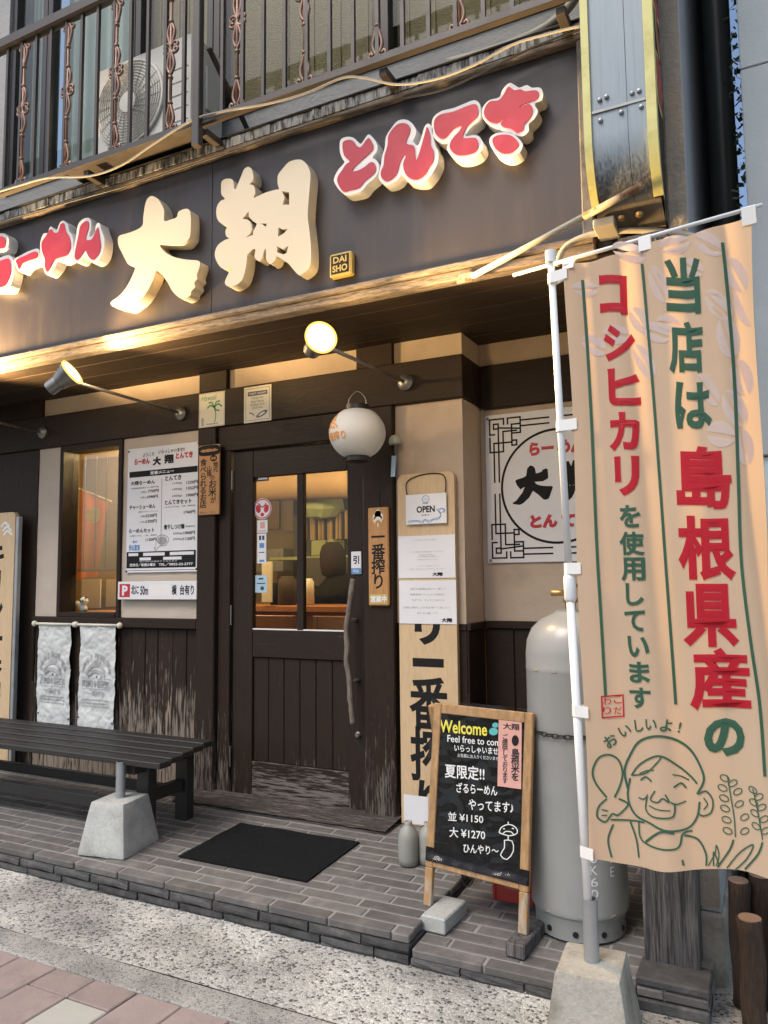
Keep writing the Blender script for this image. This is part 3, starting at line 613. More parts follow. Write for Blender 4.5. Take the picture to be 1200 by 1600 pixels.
letter([(165,365),(195,370),(208,400),(210,430),(222,440),(240,400),(265,340),(285,295),(315,280),(340,300),(350,350),(345,380),(325,405),(350,412),(360,440),(362,470),(352,503),(385,490),(440,465),(510,445),(535,440),(525,400),(528,340),(560,295),(600,250),(640,232),(690,228),(725,250),(750,290),(762,340),(755,440),(745,560),(742,640),(752,720),(765,850),(765,960),(750,1010),(720,1040),(685,1060),(660,1045),(630,1010),(600,975),(560,950),(520,925),(505,955),(480,978),(455,970),(442,945),(440,900),(437,870),(425,895),(412,940),(395,958),(370,950),(358,920),(365,880),(350,870),(320,900),(305,920),(300,980),(285,1050),(265,1100),(230,1130),(190,1145),(155,1135),(145,1110),(160,1070),(180,1030),(188,1005),(150,1020),(110,1000),(80,950),(72,905),(85,860),(110,830),(150,805),(175,797),(155,780),(148,745),(158,710),(120,690),(92,660),(82,610),(90,560),(115,525),(145,510),(120,480),(117,430),(120,390),(140,370)],
 [[(555,455),(608,463),(608,552),(560,553),(575,500)],[(530,715),(560,730),(603,722),(570,760),(527,785)],[(520,850),(560,875),(603,848),(590,900),(565,912),(520,895)],[(315,600),(318,640),(345,670),(375,690),(365,715),(350,745),(348,770),(295,790),(325,765),(340,730),(335,690),(310,660),(272,655)],[(385,690),(448,688),(440,712),(410,692)]], org=(320, 200), k=4.615)
Bk = dict(org=(500, 110), k=3.158, m='white', depth=.07)
letter([(100,345),(130,328),(165,332),(190,355),(205,360),(235,318),(255,325),(280,360),(282,395),(258,430),(275,440),(290,465),(288,500),(270,530),(235,560),(205,595),(165,608),(125,612),(95,590),(72,555),(70,530),(90,490),(120,455),(110,435),(98,400)], (),
 [[(113,360),(140,345),(165,350),(185,375),(205,378),(240,335),(262,365),(262,390),(240,415),(180,470),(160,498),(190,495),(225,475),(250,455),(270,460),(278,490),(262,515),(225,545),(195,580),(150,592),(115,598),(88,555),(90,525),(110,495),(130,465),(148,450),(120,420)]], **Bk)
letter([(355,280),(385,248),(425,243),(455,262),(475,300),(465,335),(460,350),(482,370),(500,330),(515,280),(535,262),(555,285),(560,330),(568,370),(582,400),(582,450),(565,490),(545,520),(515,550),(470,555),(430,545),(405,515),(385,540),(350,560),(315,562),(290,535),(292,500),(300,470),(305,430),(320,380),(325,330)], (),
 [[(375,275),(405,262),(435,268),(447,290),(440,320),(428,345),(430,365),(465,375),(472,430),(480,440),(500,380),(520,310),(530,280),(545,320),(548,370),(562,400),(560,450),(540,480),(520,515),(480,540),(440,530),(418,500),(412,460),(425,425),(415,420),(395,460),(385,500),(365,530),(330,548),(305,530),(302,500),(315,470),(320,420),(335,370),(340,320)]], **Bk)
letter([(565,225),(600,200),(660,185),(710,165),(760,147),(788,165),(793,210),(788,240),(760,265),(730,300),(716,325),(760,318),(790,330),(805,370),(790,405),(750,430),(700,440),(660,430),(625,390),(635,352),(600,358),(565,335),(552,290),(553,250)], (),
 [[(570,240),(600,218),(660,205),(720,180),(765,168),(780,185),(780,225),(750,255),(720,290),(708,335),(770,335),(782,375),(765,405),(710,420),(670,415),(642,385),(650,345),(690,300),(697,275),(660,290),(625,330),(600,338),(572,315),(563,275)]], **Bk)
letter([(815,165),(840,145),(885,132),(900,95),(935,62),(965,75),(985,85),(1020,72),(1045,85),(1085,85),(1100,110),(1095,145),(1060,165),(1075,200),(1060,235),(1030,265),(1030,300),(995,325),(940,310),(900,300),(880,285),(840,270),(803,235),(800,195)], (),
 [[(815,185),(840,155),(880,150),(905,125),(930,82),(960,100),(990,95),(1015,105),(1060,100),(1080,110),(1075,140),(1040,155),(1000,170),(985,185),(1030,168),(1050,190),(1040,235),(1010,265),(1005,295),(975,308),(945,290),(905,280),(893,262),(920,230),(900,245),(875,262),(840,255),(812,225)]], **Bk)
letter([(845,325),(880,308),(940,307),(985,340),(1000,370),(985,405),(945,428),(905,428),(870,410),(845,380),(835,350)], (), [[(855,335),(890,320),(940,322),(975,350),(980,375),(950,405),(910,412),(875,395),(855,365)]], **Bk)
Ck = dict(org=(0, 300), k=3.529, m='white', depth=.065)
letter([(-60,235),(0,228),(30,232),(48,260),(45,300),(30,325),(0,330),(-60,320)], (), [[(-50,250),(5,245),(28,255),(32,285),(20,310),(-50,305)]], **Ck)
letter([(-130,420),(-60,385),(0,362),(50,348),(72,375),(78,430),(65,500),(40,540),(0,545),(-60,540),(-120,510)], (), [[(-110,430),(-50,400),(10,378),(50,368),(60,400),(60,450),(40,505),(10,525),(-50,525),(-100,500)]], **Ck)
letter([(80,372),(130,340),(180,318),(213,315),(216,360),(212,385),(170,395),(140,410),(115,440),(95,430),(84,400)], (), [[(92,375),(140,352),(190,330),(208,335),(206,362),(160,378),(125,395),(108,425),(97,400)]], **Ck)
letter([(224,270),(240,230),(262,225),(280,190),(310,210),(330,170),(350,158),(375,180),(380,215),(400,245),(404,300),(393,350),(350,380),(320,385),(300,420),(265,455),(245,440),(235,385),(222,330)], (), [[(232,280),(255,245),(280,205),(300,225),(325,220),(335,180),(355,175),(365,215),(385,250),(392,300),(375,345),(335,360),(300,375),(280,415),(262,440),(250,410),(250,370),(235,330)]], **Ck)
letter([(409,300),(420,240),(430,180),(460,148),(495,145),(503,185),(492,245),(520,230),(530,180),(548,172),(560,210),(575,260),(568,330),(545,375),(510,390),(480,370),(465,355),(440,385),(409,380),(406,340)], (), [[(420,310),(435,240),(445,190),(470,165),(490,165),(490,200),(475,260),(510,260),(540,195),(552,250),(558,300),(545,345),(515,375),(490,355),(472,320),(455,345),(430,375),(414,360)]], **Ck)
p0, p1 = at(514, 398, FY-.04), at(549, 427, FY-.04)
g = G().box(p0.x, p1.x, FY-.04, FY, p1.z, p0.z, .008).obj('seal_plaque', M['gold'], S)
G(wallmap(FY-.041)).rect(p0.x+.012, p1.x-.012, p1.z+.012, p0.z-.012, 0).obj('seal_ground', M['wood'], g)
G(wallmap(FY-.043)).text('DAI', p0.x+.024, p1.x-.024, (p0.z+p1.z)/2+.006, p0.z-.02, .03).text('SHO', p0.x+.02, p1.x-.02, p1.z+.02, (p0.z+p1.z)/2-.004, .03).obj('seal_letters', M['gold'], g)
# ================================================================== balcony railing, air conditioner, cables
RY = -.90
Rg = thing('balcony_railing', (.5, RY, 3.63), 'brown metal balcony railing with copper scroll balusters above the sign', 'railing')
box('bottom_rail', -3.0, 2.62, RY-.018, RY+.018, 3.615, 3.652, M['rail'], Rg, .003)
box('top_rail', -3.0, 2.62, RY-.03, RY+.03, 4.535, 4.60, M['rail'], Rg, .006)
box('post', .450, .497, RY-.0385, RY-.0, 3.50, 4.5345, M['rail'], Rg, .004)
box('post', -2.6, -2.52, RY-.038, RY+.038, 3.50, 4.5345, M['rail'], Rg, .004)
bal = None; orn = None
def ornament():
    g = G(); H = .88
    g.tube([(0, 0, .02), (0, 0, .86)], .0085, 8)
    def loop(z, h, w, up=1):
        g.tube(catmull([(0, 0, z), (w, 0, z+up*h*.35), (w*.55, 0, z+up*h*.75), (0, 0, z+up*h), (-w*.55, 0, z+up*h*.75), (-w, 0, z+up*h*.35)], 4), .0085, 7, False)
    def curl(x, z, s, dz):
        g.tube(catmull([(x*.1, 0, z), (x*.6, 0, z+dz*.4), (x, 0, z), (x*.8, 0, z-dz*.5), (x*.5, 0, z-dz*.1)], 4, False), .0075, 7)
    for z in (.03, .33): loop(z, .13, .023)
    for z in (.61, .88): loop(z, .13, .023, -1)
    for sx in (-1, 1):
        curl(sx*.042, .03, 1, -.03); curl(sx*.042, .86, 1, .03); curl(sx*.046, .49, 1, .032); curl(sx*.046, .455, 1, -.032)
    for z in (.17, .31, .62, .74): g.tube([(0, 0, z-.006), (0, 0, z+.006)], .013, 8)
    return g
Z0 = 3.6525
xb = [-2.0+k*.1245 for k in range(36)]
for i, x in enumerate(xb):
    if .43 < x < .54: continue
    if bal is None: bal = G().box(-.009, .009, -.009, .009, 0, .882, 0).obj('baluster', M['rail'], Rg, loc=(x, RY, Z0))
    else: dup(bal, (x, RY, Z0))
for x in (-1.73, -1.23, -.735, -.49-.0, -.115, .275, .705, 1.10, 1.485, 1.875, 2.26):
    if abs(x+.735) < .01: x = -.86
    if orn is None: orn = ornament().obj('scroll_baluster', M['copper'], Rg, True, loc=(x, RY, Z0-.02))
    else: dup(orn, (x, RY, Z0-.02))
for x in (-1.6, -.35, .485, 1.5, 2.3):
    g = G().box(x-.02, x+.02, RY+.02, YW-.001, 3.575, 3.612, .003).obj('bracket_arm', M['rail'], Rg)
G().tube([(.5, RY+.03, 4.05), (.5, YW-.002, 3.72)], .015, 6).obj('brace', M['rail'], Rg)
# air conditioner on its shelf behind the bars
ac = thing('air_conditioner', (-.1, -.62, 3.66), 'cream outdoor air conditioner unit with round fan grille behind the railing', 'air conditioner')
box('casing', -.43, .30, -.76, -.50, 3.72, 4.29, M['ac'], ac, .012)
gc = Vector((-.145, -.765, 4.005))
G().lathe([(.235, 0), (.235, .003), (0, .004)], n=40, M=Matrix.Translation(gc) @ Matrix.Rotation(R(90), 4, 'X')).obj('fan_opening', M['dark'], ac)
fan = G()
for k in range(3):
    a = k*2.094
    fan.quad(*[gc+Vector((r_*math.cos(a+t), -.006-.0, r_*math.sin(a+t))) for r_, t in ((.06, 0), (.2, -.2), (.2, .75), (.06, .7))])
fan.obj('fan_blades', M['frame'], ac)
gr = G()
for r_ in [.07+.0165*k for k in range(11)]:
    gr.tube([gc+Vector((r_*math.cos(a), -.018, r_*math.sin(a))) for a in [t*2*math.pi/36 for t in range(37)]], .0024, 5, False)
for k in range(22):
    a = k*2*math.pi/22; gr.tube([gc+Vector((.06*math.cos(a), -.02, .06*math.sin(a))), gc+Vector((.238*math.cos(a+.25), -.014, .238*math.sin(a+.25)))], .0024, 5, False)
gr.obj('fan_grille', M['grille'], ac)
G().lathe([(.065, 0), (.06, .01), (0, .014)], n=24, M=Matrix.Translation(gc+Vector((0, -.012, 0))) @ Matrix.Rotation(R(90), 4, 'X')).obj('fan_hub', M['ac'], ac, 'auto')
G().lathe([(.238, 0), (.252, 0), (.25, .012), (.24, .014)], n=40, M=Matrix.Translation(gc) @ Matrix.Rotation(R(90), 4, 'X')).obj('fan_rim', M['ac'], ac, 'auto')
for k in range(5): box('vent_slot', .14, .27, -.7625, -.758, 3.80+k*.075, 3.805+k*.075, M['gray_ink'], ac, 0)
box('terminal_cover', .301, .315, -.66, -.54, 3.9, 4.15, M['ac'], ac, .004)
box('shelf', -.55, .42, -.88, YW-.002, 3.655, 3.675, M['rail'], ac, .003)
for x in (-.38, .24): box('foot', x-.03, x+.03, -.76, -.5, 3.676, 3.719, M['zinc'], ac, .003)
box('support_bar', -.56, .44, -.745, -.715, 3.684, 3.710, M['zinc'], ac, .003) if False else None
box('support_leg', .20, .235, -.62, -.59, 3.683, 3.70, M['zinc'], ac, 0) if False else None
# cables slung along the sign
def wire(name, pts, r, m, label, cat, y, ys=None):
    P = [at(u, v, (ys[i] if ys else y)) for i, (u, v) in enumerate(pts)]
    return G().tube(catmull(P, 5, False), r, 7).obj(name, M[m], None, True, label=label, cat=cat)
wire('cable', [(-30, 308), (30, 290), (75, 278), (140, 275), (190, 258), (240, 225), (300, 188), (350, 174), (420, 162), (480, 145), (535, 122), (570, 122), (620, 132), (680, 124), (740, 102), (800, 70), (860, 52), (910, 40)], .0055, 'cable', 'thin white cable slung along the railing above the sign', 'cable', RY-.03)
wire('conduit', [(700, 98), (760, 82), (830, 55), (870, 30), (900, -5), (915, -40)], .022, 'conduit', 'beige conduit pipe curving up beside the projecting sign', 'pipe', -.60)
wire('black_cable', [(-20, 352), (100, 318), (200, 290), (330, 248), (480, 196), (600, 160), (700, 138), (830, 75), (918, 42)], .005, 'dark', 'black cable lying along the top of the sign flashing', 'cable', FY-.06)
# ================================================================== projecting sign
PX0, PX1, PYF, PYB = 2.405, 2.662, -1.02, -.78
V = thing('projecting_sign', (2.53, -.78, 2.78), 'tall projecting sign box with yellow edges and red lettering on its side', 'sign')
prof = [(PYF, 5.6), (PYF, 2.95)]+[(PYF+.20*(1-math.cos(t)), 2.95-.27*math.sin(t)) for t in [k*R(62)/7 for k in range(1, 8)]]
def strip(x0, x1, off, m, name, par=V):
    g = G()
    for i in range(len(prof)-1):
        (y0, z0), (y1, z1) = prof[i], prof[i+1]
        g.quad((x0, y0-off, z0), (x0, y1-off, z1), (x1, y1-off, z1), (x1, y0-off, z0))
    g.bm.verts.ensure_lookup_table()
    return g.obj(name, M[m], par, True, merge=1e-5)
strip(PX0+.026, PX0+.155, 0, 'signmetal', 'edge_sheet'); strip(PX0+.157, PX1-.03, .002, 'signmetal', 'edge_sheet')
for x0, x1 in ((PX0, PX0+.028), (PX1-.034, PX1)):
    g = G(); pts = [(y-.012, z) for y, z in prof]+[(y+.03, z-.0) for y, z in prof[::-1]]
    for i in range(len(prof)-1):
        (y0, z0), (y1, z1) = prof[i], prof[i+1]
        for q in (((x0, y0-.012, z0), (x0, y1-.012, z1), (x1, y1-.012, z1), (x1, y0-.012, z0)), ((x0, y0-.012, z0), (x0, y0+.03, z0), (x0, y1+.03, z1), (x0, y1-.012, z1)), ((x1, y0-.012, z0), (x1, y1-.012, z1), (x1, y1+.03, z1), (x1, y0+.03, z0))): g.quad(*q)
    g.obj('yellow_edge', M['yellow'], V, merge=1e-5)
yb, zb = prof[-1]
G().quad((PX0+.01, yb, zb), (PX1-.01, yb, zb), (PX1-.01, PYB, zb-.05), (PX0+.01, PYB, zb-.05)).obj('bottom_sheet', M['signbase'], V)
for x, sgn in ((PX0+.004, -1), (PX1-.004, 1)):
    P = [(y+.02, z) for y, z in prof]+[(PYB, zb-.05), (PYB, 5.6)]
    g = G(lambda u, v, w=0, x=x: Vector((x, u, v))); g.fill(P); sf = g.obj('side_face', M['wood'], V)
    if sgn > 0:
        gg = G(lambda u, v, w=0: Vector((PX1+.001+w, u, v))); gw = G(lambda u, v, w=0: Vector((PX1-.001+w, u, v)))
        for i, ch in enumerate('きてんと'):
            zc = 3.16+i*.24
            gw.text(ch, -.995, -.805, zc-.115, zc+.115, .14); gg.text(ch, -.98, -.82, zc-.10, zc+.10, .07)
        gw.obj('letter_border', M['yellow'], V); gg.obj('lettering', M['red'], V)
box('box_core', PX0+.012, PX1-.012, PYF+.23, PYB, zb-.02, 5.6, M['dark'], V, 0)
box('seam_plate', PX0+.03, PX1-.036, PYF-.006, PYF-.003, 3.032, 3.042, M['bolt'], V, 0)
for x, z in ((.06, 3.00), (.135, 3.01), (.205, 3.01), (.06, 3.08), (.085, 3.085), (.175, 3.07), (.2, 3.072)):
    G().lathe([(.009, 0), (.007, .006), (0, .008)], n=10, M=Matrix.Translation((PX0+x, PYF-.003, z)) @ Matrix.Rotation(R(90), 4, 'X')).obj('bolt', M['bolt'], V)
for x in (.10, .165):
    yc, zc = (yb+PYB)/2-.04, zb-.03; G().lathe([(.014, 0), (.012, -.012), (0, -.016)], (PX0+x, yc, zc), 8).obj('bolt', M['brass'], V)
box('wall_bracket', PX0+.02, PX1-.02, PYB, YW-.001, 2.70, 2.74, M['rust'], V, .003)
box('wall_bracket', PX0+.02, PX1-.02, PYB, YW-.001, 4.4, 4.44, M['rust'], V, .003)
box('mount_block', PX0-.005, PX0+.075, -.90, -.76, 2.655, 2.69, M['conduit'], V, .004)
a, b_ = at(738, 432, FY-.04), at(1003, 290, -1.035)
br = thing('brace_rod', a, 'rusty beige brace rod from the sign frame to the projecting sign', 'brace')
G().tube([a, a.lerp(b_, .7)], .013, 10).obj('rod', M['conduit'], br, True); G().tube([a.lerp(b_, .7), b_], .0135, 10).obj('rod', M['rust'], br, True)
box('bracket', a.x-.07, a.x+.005, FY-.045, FY-.0365, a.z-.02, a.z+.02, M['rust'], br, .002)
wire('wall_pipe', [(870, 415), (885, 385), (930, 365), (1000, 360), (1075, 368), (1110, 380)], .013, 'conduit', 'beige pipe looping under the projecting sign behind the banner bar', 'pipe', -.80)
# ================================================================== neighbouring building, alley
N = thing('neighbour_building', (3.3, -.4, -.1), 'grey panelled neighbouring building at the right edge', 'building')
box('wall_panel', 2.932, 6.0, -.42, 4.2, 1.80, 3.42, M['nb'], N, .004); box('wall_panel', 2.932, 6.0, -.42, 4.2, 3.424, 9, M['nb'], N, .004)
box('lower_wall', 2.938, 6.0, -.40, 4.2, -.12, 1.797, M['nb_pale'], N, .004)
G().tube([(2.835, .12, -.1), (2.835, .12, 9)], .062, 16).obj('downpipe', M['pipe'], None, True, label='dark round downpipe in the narrow gap between the buildings', cat='pipe')
iv = G(); rr = random.Random(4)
for k in range(420):
    z = rr.uniform(1.9, 6.5); c = Vector((2.925+rr.gauss(-.01, .012), rr.uniform(-.30, -.1), z)); d = Vector((rr.uniform(-1, 1), rr.uniform(-.4, .4), rr.uniform(-1, 1))).normalized()*rr.uniform(.015, .045); e = Vector((rr.uniform(-1, 1), rr.uniform(-1, 1), rr.uniform(-1, 1))).normalized()*.014
    iv.quad(c, c+d*.5+e, c+d, c+d*.5-e)
tag(iv.obj('ivy', M['ivy']), 'dark ivy leaves climbing the edge of the neighbouring wall', 'ivy', kind='stuff')
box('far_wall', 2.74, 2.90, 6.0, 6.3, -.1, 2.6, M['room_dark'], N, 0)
lp = None
for i, (x, y, h, r_) in enumerate(((2.795, -.86, .40, .035), (2.865, -.83, .42, .04), (2.935, -.90, .36, .04), (2.83, -.98, .33, .038))):
    t = thing('log_stake', (x, y, -.1), ['dark upright log nearest the grey wall corner', 'dark upright log with reddish cut top behind the others', 'upright log with pale cut top at the right edge', 'short brown log standing in front of the others'][i], 'log', 'upright logs by the neighbouring wall')
    G().tube(catmull([(x+.004*math.sin(k*2.+i), y, -.1+k*h/4) for k in range(5)], 2, False), [r_*(1+.08*noise.noise((i, k*.7, 0))) for k in range(9)], 14).obj('bark', M['bark'], t, True)
    G().lathe([(r_*.93, 0), (r_*.9, .004), (0, .005)], (x, y, h-.1), 14).obj('cut_end', M['log_end'], t)
# ================================================================== spot lamps
rimmat = glow('warm_glass_rim', (1, .62, .12), 1.1)
lampmat = glow('lit_bulb', (1, .90, .66), 24.0)
def lamp(base, head, d, label, power, ang, blend=.6, spill=0):
    d = Vector(d).normalized(); base = Vector(base); head = Vector(head)
    t = thing('spot_lamp', base, label, 'lamp', 'spot lamps on wall arms')
    G().lathe([(.045, 0), (.045, .018), (.03, .034), (.014, .04), (0, .041)], n=18, M=Matrix.Translation(base) @ Matrix.Rotation(R(90), 4, 'X')).obj('wall_plate', M['bolt'], t, 'auto')
    G().tube([base+Vector((0, -.03, 0)), head-d*.05], .0095, 9).obj('arm', M['bolt'], t, True)
    q = Matrix.Translation(head) @ d.to_track_quat('Z', 'Y').to_matrix().to_4x4()
    G().lathe([(.036, -.15), (.040, -.145), (.040, -.085), (.046, -.08), (.050, -.055), (.058, -.035), (.072, 0), (.074, .012), (.070, .013), (.055, -.02), (.03, -.04), (0, -.045)], n=28, M=q).obj('lamp_housing', M['bolt'], t, 'auto')
    G().lathe([(.067, .0), (.066, .007), (.045, .014), (0, .018)], n=28, M=q).obj('bulb_face', lampmat, t, True)
    G().lathe([(.0672, -.004), (.0735, .002), (.0745, .013), (.0705, .0145), (.0672, .008)], n=28, M=q).obj('bulb_rim', rimmat, t, True)
    G().tube([head-d*.06+Vector((0, 0, -.05)), head-d*.05], .012, 8).obj('knuckle', M['bolt'], t, True)
    l = bpy.data.lights.new('spot', 'SPOT'); l.energy = power; l.spot_size = R(ang); l.spot_blend = blend; l.color = (1, .64, .28); l.shadow_soft_size = .06
    lo = bpy.data.objects.new('spot', l); col.objects.link(lo); lo.location = head+d*.03; lo.rotation_euler = (-d).to_track_quat('Z', 'Y').to_euler()
    lo.parent = t; lo.matrix_parent_inverse = Matrix.Translation(-t.location)
    if spill:
        pl = bpy.data.lights.new('bulb_spill', 'POINT'); pl.energy = spill; pl.color = (1, .66, .28); pl.shadow_soft_size = .06; po = bpy.data.objects.new('bulb_spill', pl); col.objects.link(po); po.location = head+d*.10; po.parent = t; po.matrix_parent_inverse = Matrix.Translation(-t.location)
    return t
lamp((-.386, -.036, 2.40), (-.385, -.915, 2.455), (.78, .27, .56), 'spot lamp aimed up along the sign above the menu board', 95, 105, spill=6)
lamp((1.205, -.036, 2.40), (1.20, -.93, 2.40), (.72, -.66, .10), 'brightly lit spot lamp facing the street beside the lantern', 300, 165, spill=9)
lamp((-1.66, -.036, 2.40), (-1.55, -.92, 2.44), (.55, .30, .75), 'spot lamp arm at the far left over the wooden board', 300, 110)
# paper lantern hung from the lamp arm
LX, LY, LZ = 1.040, -.30, 1.94
Ln = thing('paper_lantern', (LX, LY, LZ), 'round white paper lantern with orange print hanging by the door', 'lantern')
def lprof(t): return .062+(.148-.062)*math.sin(math.pi*min(1, max(0, t)))**.62
lg = G(); nr = 44
lg.lathe([(lprof(k/nr)+(.0016 if k % 2 else 0), .028+.245*k/nr) for k in range(nr+1)], (LX, LY, LZ), 36).obj('paper_shade', M['paper_lamp'], Ln, True)
for z0, z1 in ((0, .03), (.27, .30)): G().lathe([(.057, z0), (.062, z0+.002), (.062, z1), (.057, z1)], (LX, LY, LZ), 30).obj('rim', M['dark'], Ln, 'auto')
G().tube(catmull([(LX-.055, LY, LZ+.295), (LX-.045, LY, LZ+.34), (LX, LY, LZ+.375), (LX+.045, LY, LZ+.34), (LX+.055, LY, LZ+.295)], 5, False), .0028, 6).obj('handle', M['bolt'], Ln, True)
G().tube([(LX, LY, LZ+.373), (LX+.06, LY+.0, LZ+.415), (1.12, LY, 2.395)], .002, 5).obj('hanging_string', M['dark'], Ln)
def lmap(u, v, w=0):                                   # u = angle, v = height on the shade
    r_ = lprof((v-.028)/.245)+.0032+w; return Vector((LX+r_*math.cos(u), LY+r_*math.sin(u), LZ+v))
a0 = math.atan2(CAM.y-LY, CAM.x-LX)
G(lmap).text('一番搾り', a0-1.62, a0-.42, .10, .145, .02, maxlen=.09).obj('lettering', M['orange_ink'], Ln)
g = G(lmap)
for p in ([(-1.55, .17), (-1.3, .20), (-1.0, .19), (-.75, .165)], [(-1.5, .20), (-1.25, .215), (-.95, .205)], [(-1.45, .16), (-1.2, .175), (-.9, .165)], [(-1.35, .22), (-1.15, .235), (-1.0, .225)]): g.stroke([(a0+u, v) for u, v in p], .012)
g.obj('emblem', M['orange_ink'], Ln)
# wind bell on the post
wb = at(617, 688, -.06)
W = thing('wind_bell', wb, 'small celadon wind bell hanging on the post beside the lantern', 'wind bell')
G().lathe([(.031, -.022), (.034, -.01), (.03, .012), (.017, .026), (0, .03)], wb, 20).obj('bell', M['bell'], W, True)
G().tube([wb+Vector((0, 0, .028)), wb+Vector((0, .02, .06))], .0015, 5).tube([wb+Vector((0, 0, -.02)), wb+Vector((0, 0, -.09))], .0015, 5).obj('string', M['cable'], W)
G().box(wb.x-.013, wb.x+.013, wb.y-.002, wb.y, wb.z-.20, wb.z-.085, 0, M=Matrix.Translation(wb) @ Matrix.Rotation(R(4), 4, 'Y') @ Matrix.Translation(-wb)).obj('paper_strip', M['pale_blue'], W)
# ================================================================== boards, posters, plaques on the wall
def sheet(name, x0, x1, z0, z1, y, t, m, label, cat, bev=.001, group=None, rot=0):
    c = ((x0+x1)/2, y, z0); th = thing(name, c, label, cat, group)
    box('panel', x0, x1, y-t, y, z0, z1, M[m], th, bev); return th
def frac(x0, x1, z0, z1, y): return lambda u, v, w=0: Vector((x0+(x1-x0)*u, y-w, z0+(z1-z0)*v))
# menu board
mx = (-.857, -.246, 1.388, 2.210); mb = sheet('menu_board', *mx, -.019, .006, 'paper', 'white menu board with handwritten prices beside the door', 'menu')
f = frac(*mx, -.0262)
g = G(f)
g.text('ようこそ', .22, .38, .925, .955, .015).text('いらっしゃいませ!!', .44, .80, .935, .968, .015)
g.text('大', .36, .48, .845, .915, .07).text('翔', .52, .65, .85, .925, .05)
g.rect(.03, .975, .765, .812)
g.text('大翔らーめん', .05, .40, .70, .735, .03).text('チャーシューめん', .04, .41, .505, .54, .03).text('らーめんセット', .04, .40, .315, .35, .03)
g.text('とんてき', .54, .76, .715, .755, .03).text('とんてきセット', .54, .90, .525, .562, .03).text('煮干しつけ麺', .53, .81, .33, .37, .03)
for s_, u, v in (('770円', .30, .63), ('1090円', .29, .585), ('1230円', .28, .435), ('1350円', .28, .39), ('1120円', .28, .245), ('1220円', .83, .675), ('1352円', .83, .63), ('1900円', .83, .575), ('1760円', .80, .445), ('1000円', .80, .285), ('1120円', .80, .24)): g.text(s_, u, u+.15, v, v+.027, .02)
for s_, u, v in (('(並)', .20, .632), ('(大)', .20, .588), ('(並)', .20, .437), ('(大)', .20, .392), ('(150g)', .64, .68), ('(200g)', .64, .633), ('(300g)', .64, .58), ('(200g)', .66, .287), ('(300g)', .66, .243)): g.text(s_, u, u+.08+(.05 if 'g' in s_ else 0), v, v+.018, .0)
for s_, u0, u1, v in (('(当店自慢の鶏白湯スープ、特製中太麺)', .06, .45, .668), ('(豚バラチャーシュー)', .17, .44, .475), ('(大翔らーめん、ご飯、香物付)', .05, .44, .285), ('(とんてき150g、ご飯、香物付)', .54, .95, .50), ('(数量限定)', .82, .95, .34)): g.text(s_, u0, u1, v, v+.014, .0)
g.rect(.01, .965, .035, .165)
g.rect(.492, .496, .20, .74).rect(.03, .96, .015, .018)
g.obj('lettering', M['black'], mb)
G(f).text('らーめん', .10, .32, .865, .915, .06).text('とんてき', .68, .91, .88, .93, .06).obj('red_lettering', M['red_ink'], mb)
G(frac(*mx, -.0275)).text('定番メニュー', .33, .66, .775, .803, .04).obj('white_lettering', M['paper'], mb)
G(frac(*mx, -.0275)).text('定休日／毎週水曜日', .06, .42, .048, .073, .03).text('TEL／0852-23-2777', .47, .93, .048, .073, .03).rect(.25, .55, .13, .155).rect(.62, .94, .13, .155).rect(.20, .36, .095, .118).rect(.53, .78, .095, .118).rect(.04, .18, .132, .155).text('売り切れ次第終了となります', .20, .72, .08, .092, 0).obj('white_lettering', M['paper'], mb)
G(f).text('食の', .09, .16, .235, .258, .04).text('安心宣言', .04, .20, .175, .225, .04).obj('blue_lettering', M['sky_ink'], mb)
g = G(f); g.stroke([(.42, .19), (.44, .27), (.52, .29), (.60, .26), (.56, .21), (.48, .205), (.42, .17), (.40, .20)], .008, True); g.ell(.51, .245, .07, .033, 0, -.0004); g.obj('sketch', M['gray_ink'], mb)
for u, v in ((.015, .98), (.985, .985), (.012, .012), (.975, .02)): p = f(u, v); G().lathe([(.007, 0), (.005, .005), (0, .006)], n=8, M=Matrix.Translation(p) @ Matrix.Rotation(R(90), 4, 'X')).obj('screw', M['dark'], mb)
# parking sign
px_ = (-.897, -.237, 1.214, 1.330); pk = sheet('parking_sign', *px_, -.040, .012, 'paper', 'white parking sign with a red P below the menu board', 'sign', .002)
f = frac(*px_, -.0525)
G(f).rect(.025, .165, .13, .87).obj('red_square', M['red_ink'], pk)
G(frac(*px_, -.0532)).text('P', .06, .135, .22, .78, .05).obj('letter_p', M['paper'], pk)
G(f).text('北に', .18, .28, .28, .80, .03).text('50m', .30, .40, .25, .75, .03).obj('lettering', M['black'], pk)
G(f).text('横', .70, .76, .25, .80, .03).text('台有り', .80, .97, .25, .80, .03).obj('lettering', M['black'], pk)
G(f).rect(.42, .68, .2, .82).obj('pale_patch', M['white'], pk)
# small posters
def poster_base(x0, x1, z0, z1, label): return sheet('poster', x0, x1, z0, z1, -.035, .003, 'ivory', label, 'poster', 0)
hw = (-.245, -.041, 2.291, 2.509); p = poster_base(*hw, 'small ivory poster with a green palm tree above the door post'); f = frac(*hw, -.0384)
G(f).text('Hawaii', .10, .68, .78, .93, .0, shear=.06).stroke([(.62, .12), (.66, .35), (.60, .55)], .035).stroke([(.60, .56), (.45, .62), (.33, .55)], .05).stroke([(.60, .56), (.75, .64), (.90, .55)], .05).stroke([(.60, .56), (.68, .70), (.82, .72)], .045).stroke([(.60, .56), (.50, .70), (.38, .70)], .045).stroke([(.60, .56), (.66, .48), (.80, .44)], .04).obj('palm_print', M['leaf'], p)
G(f).rect(.1, .2, .05, .28).rect(.28, .75, .06, .10).frame(.02, .98, .015, .985, .012).obj('grey_print', M['gray_ink'], p)
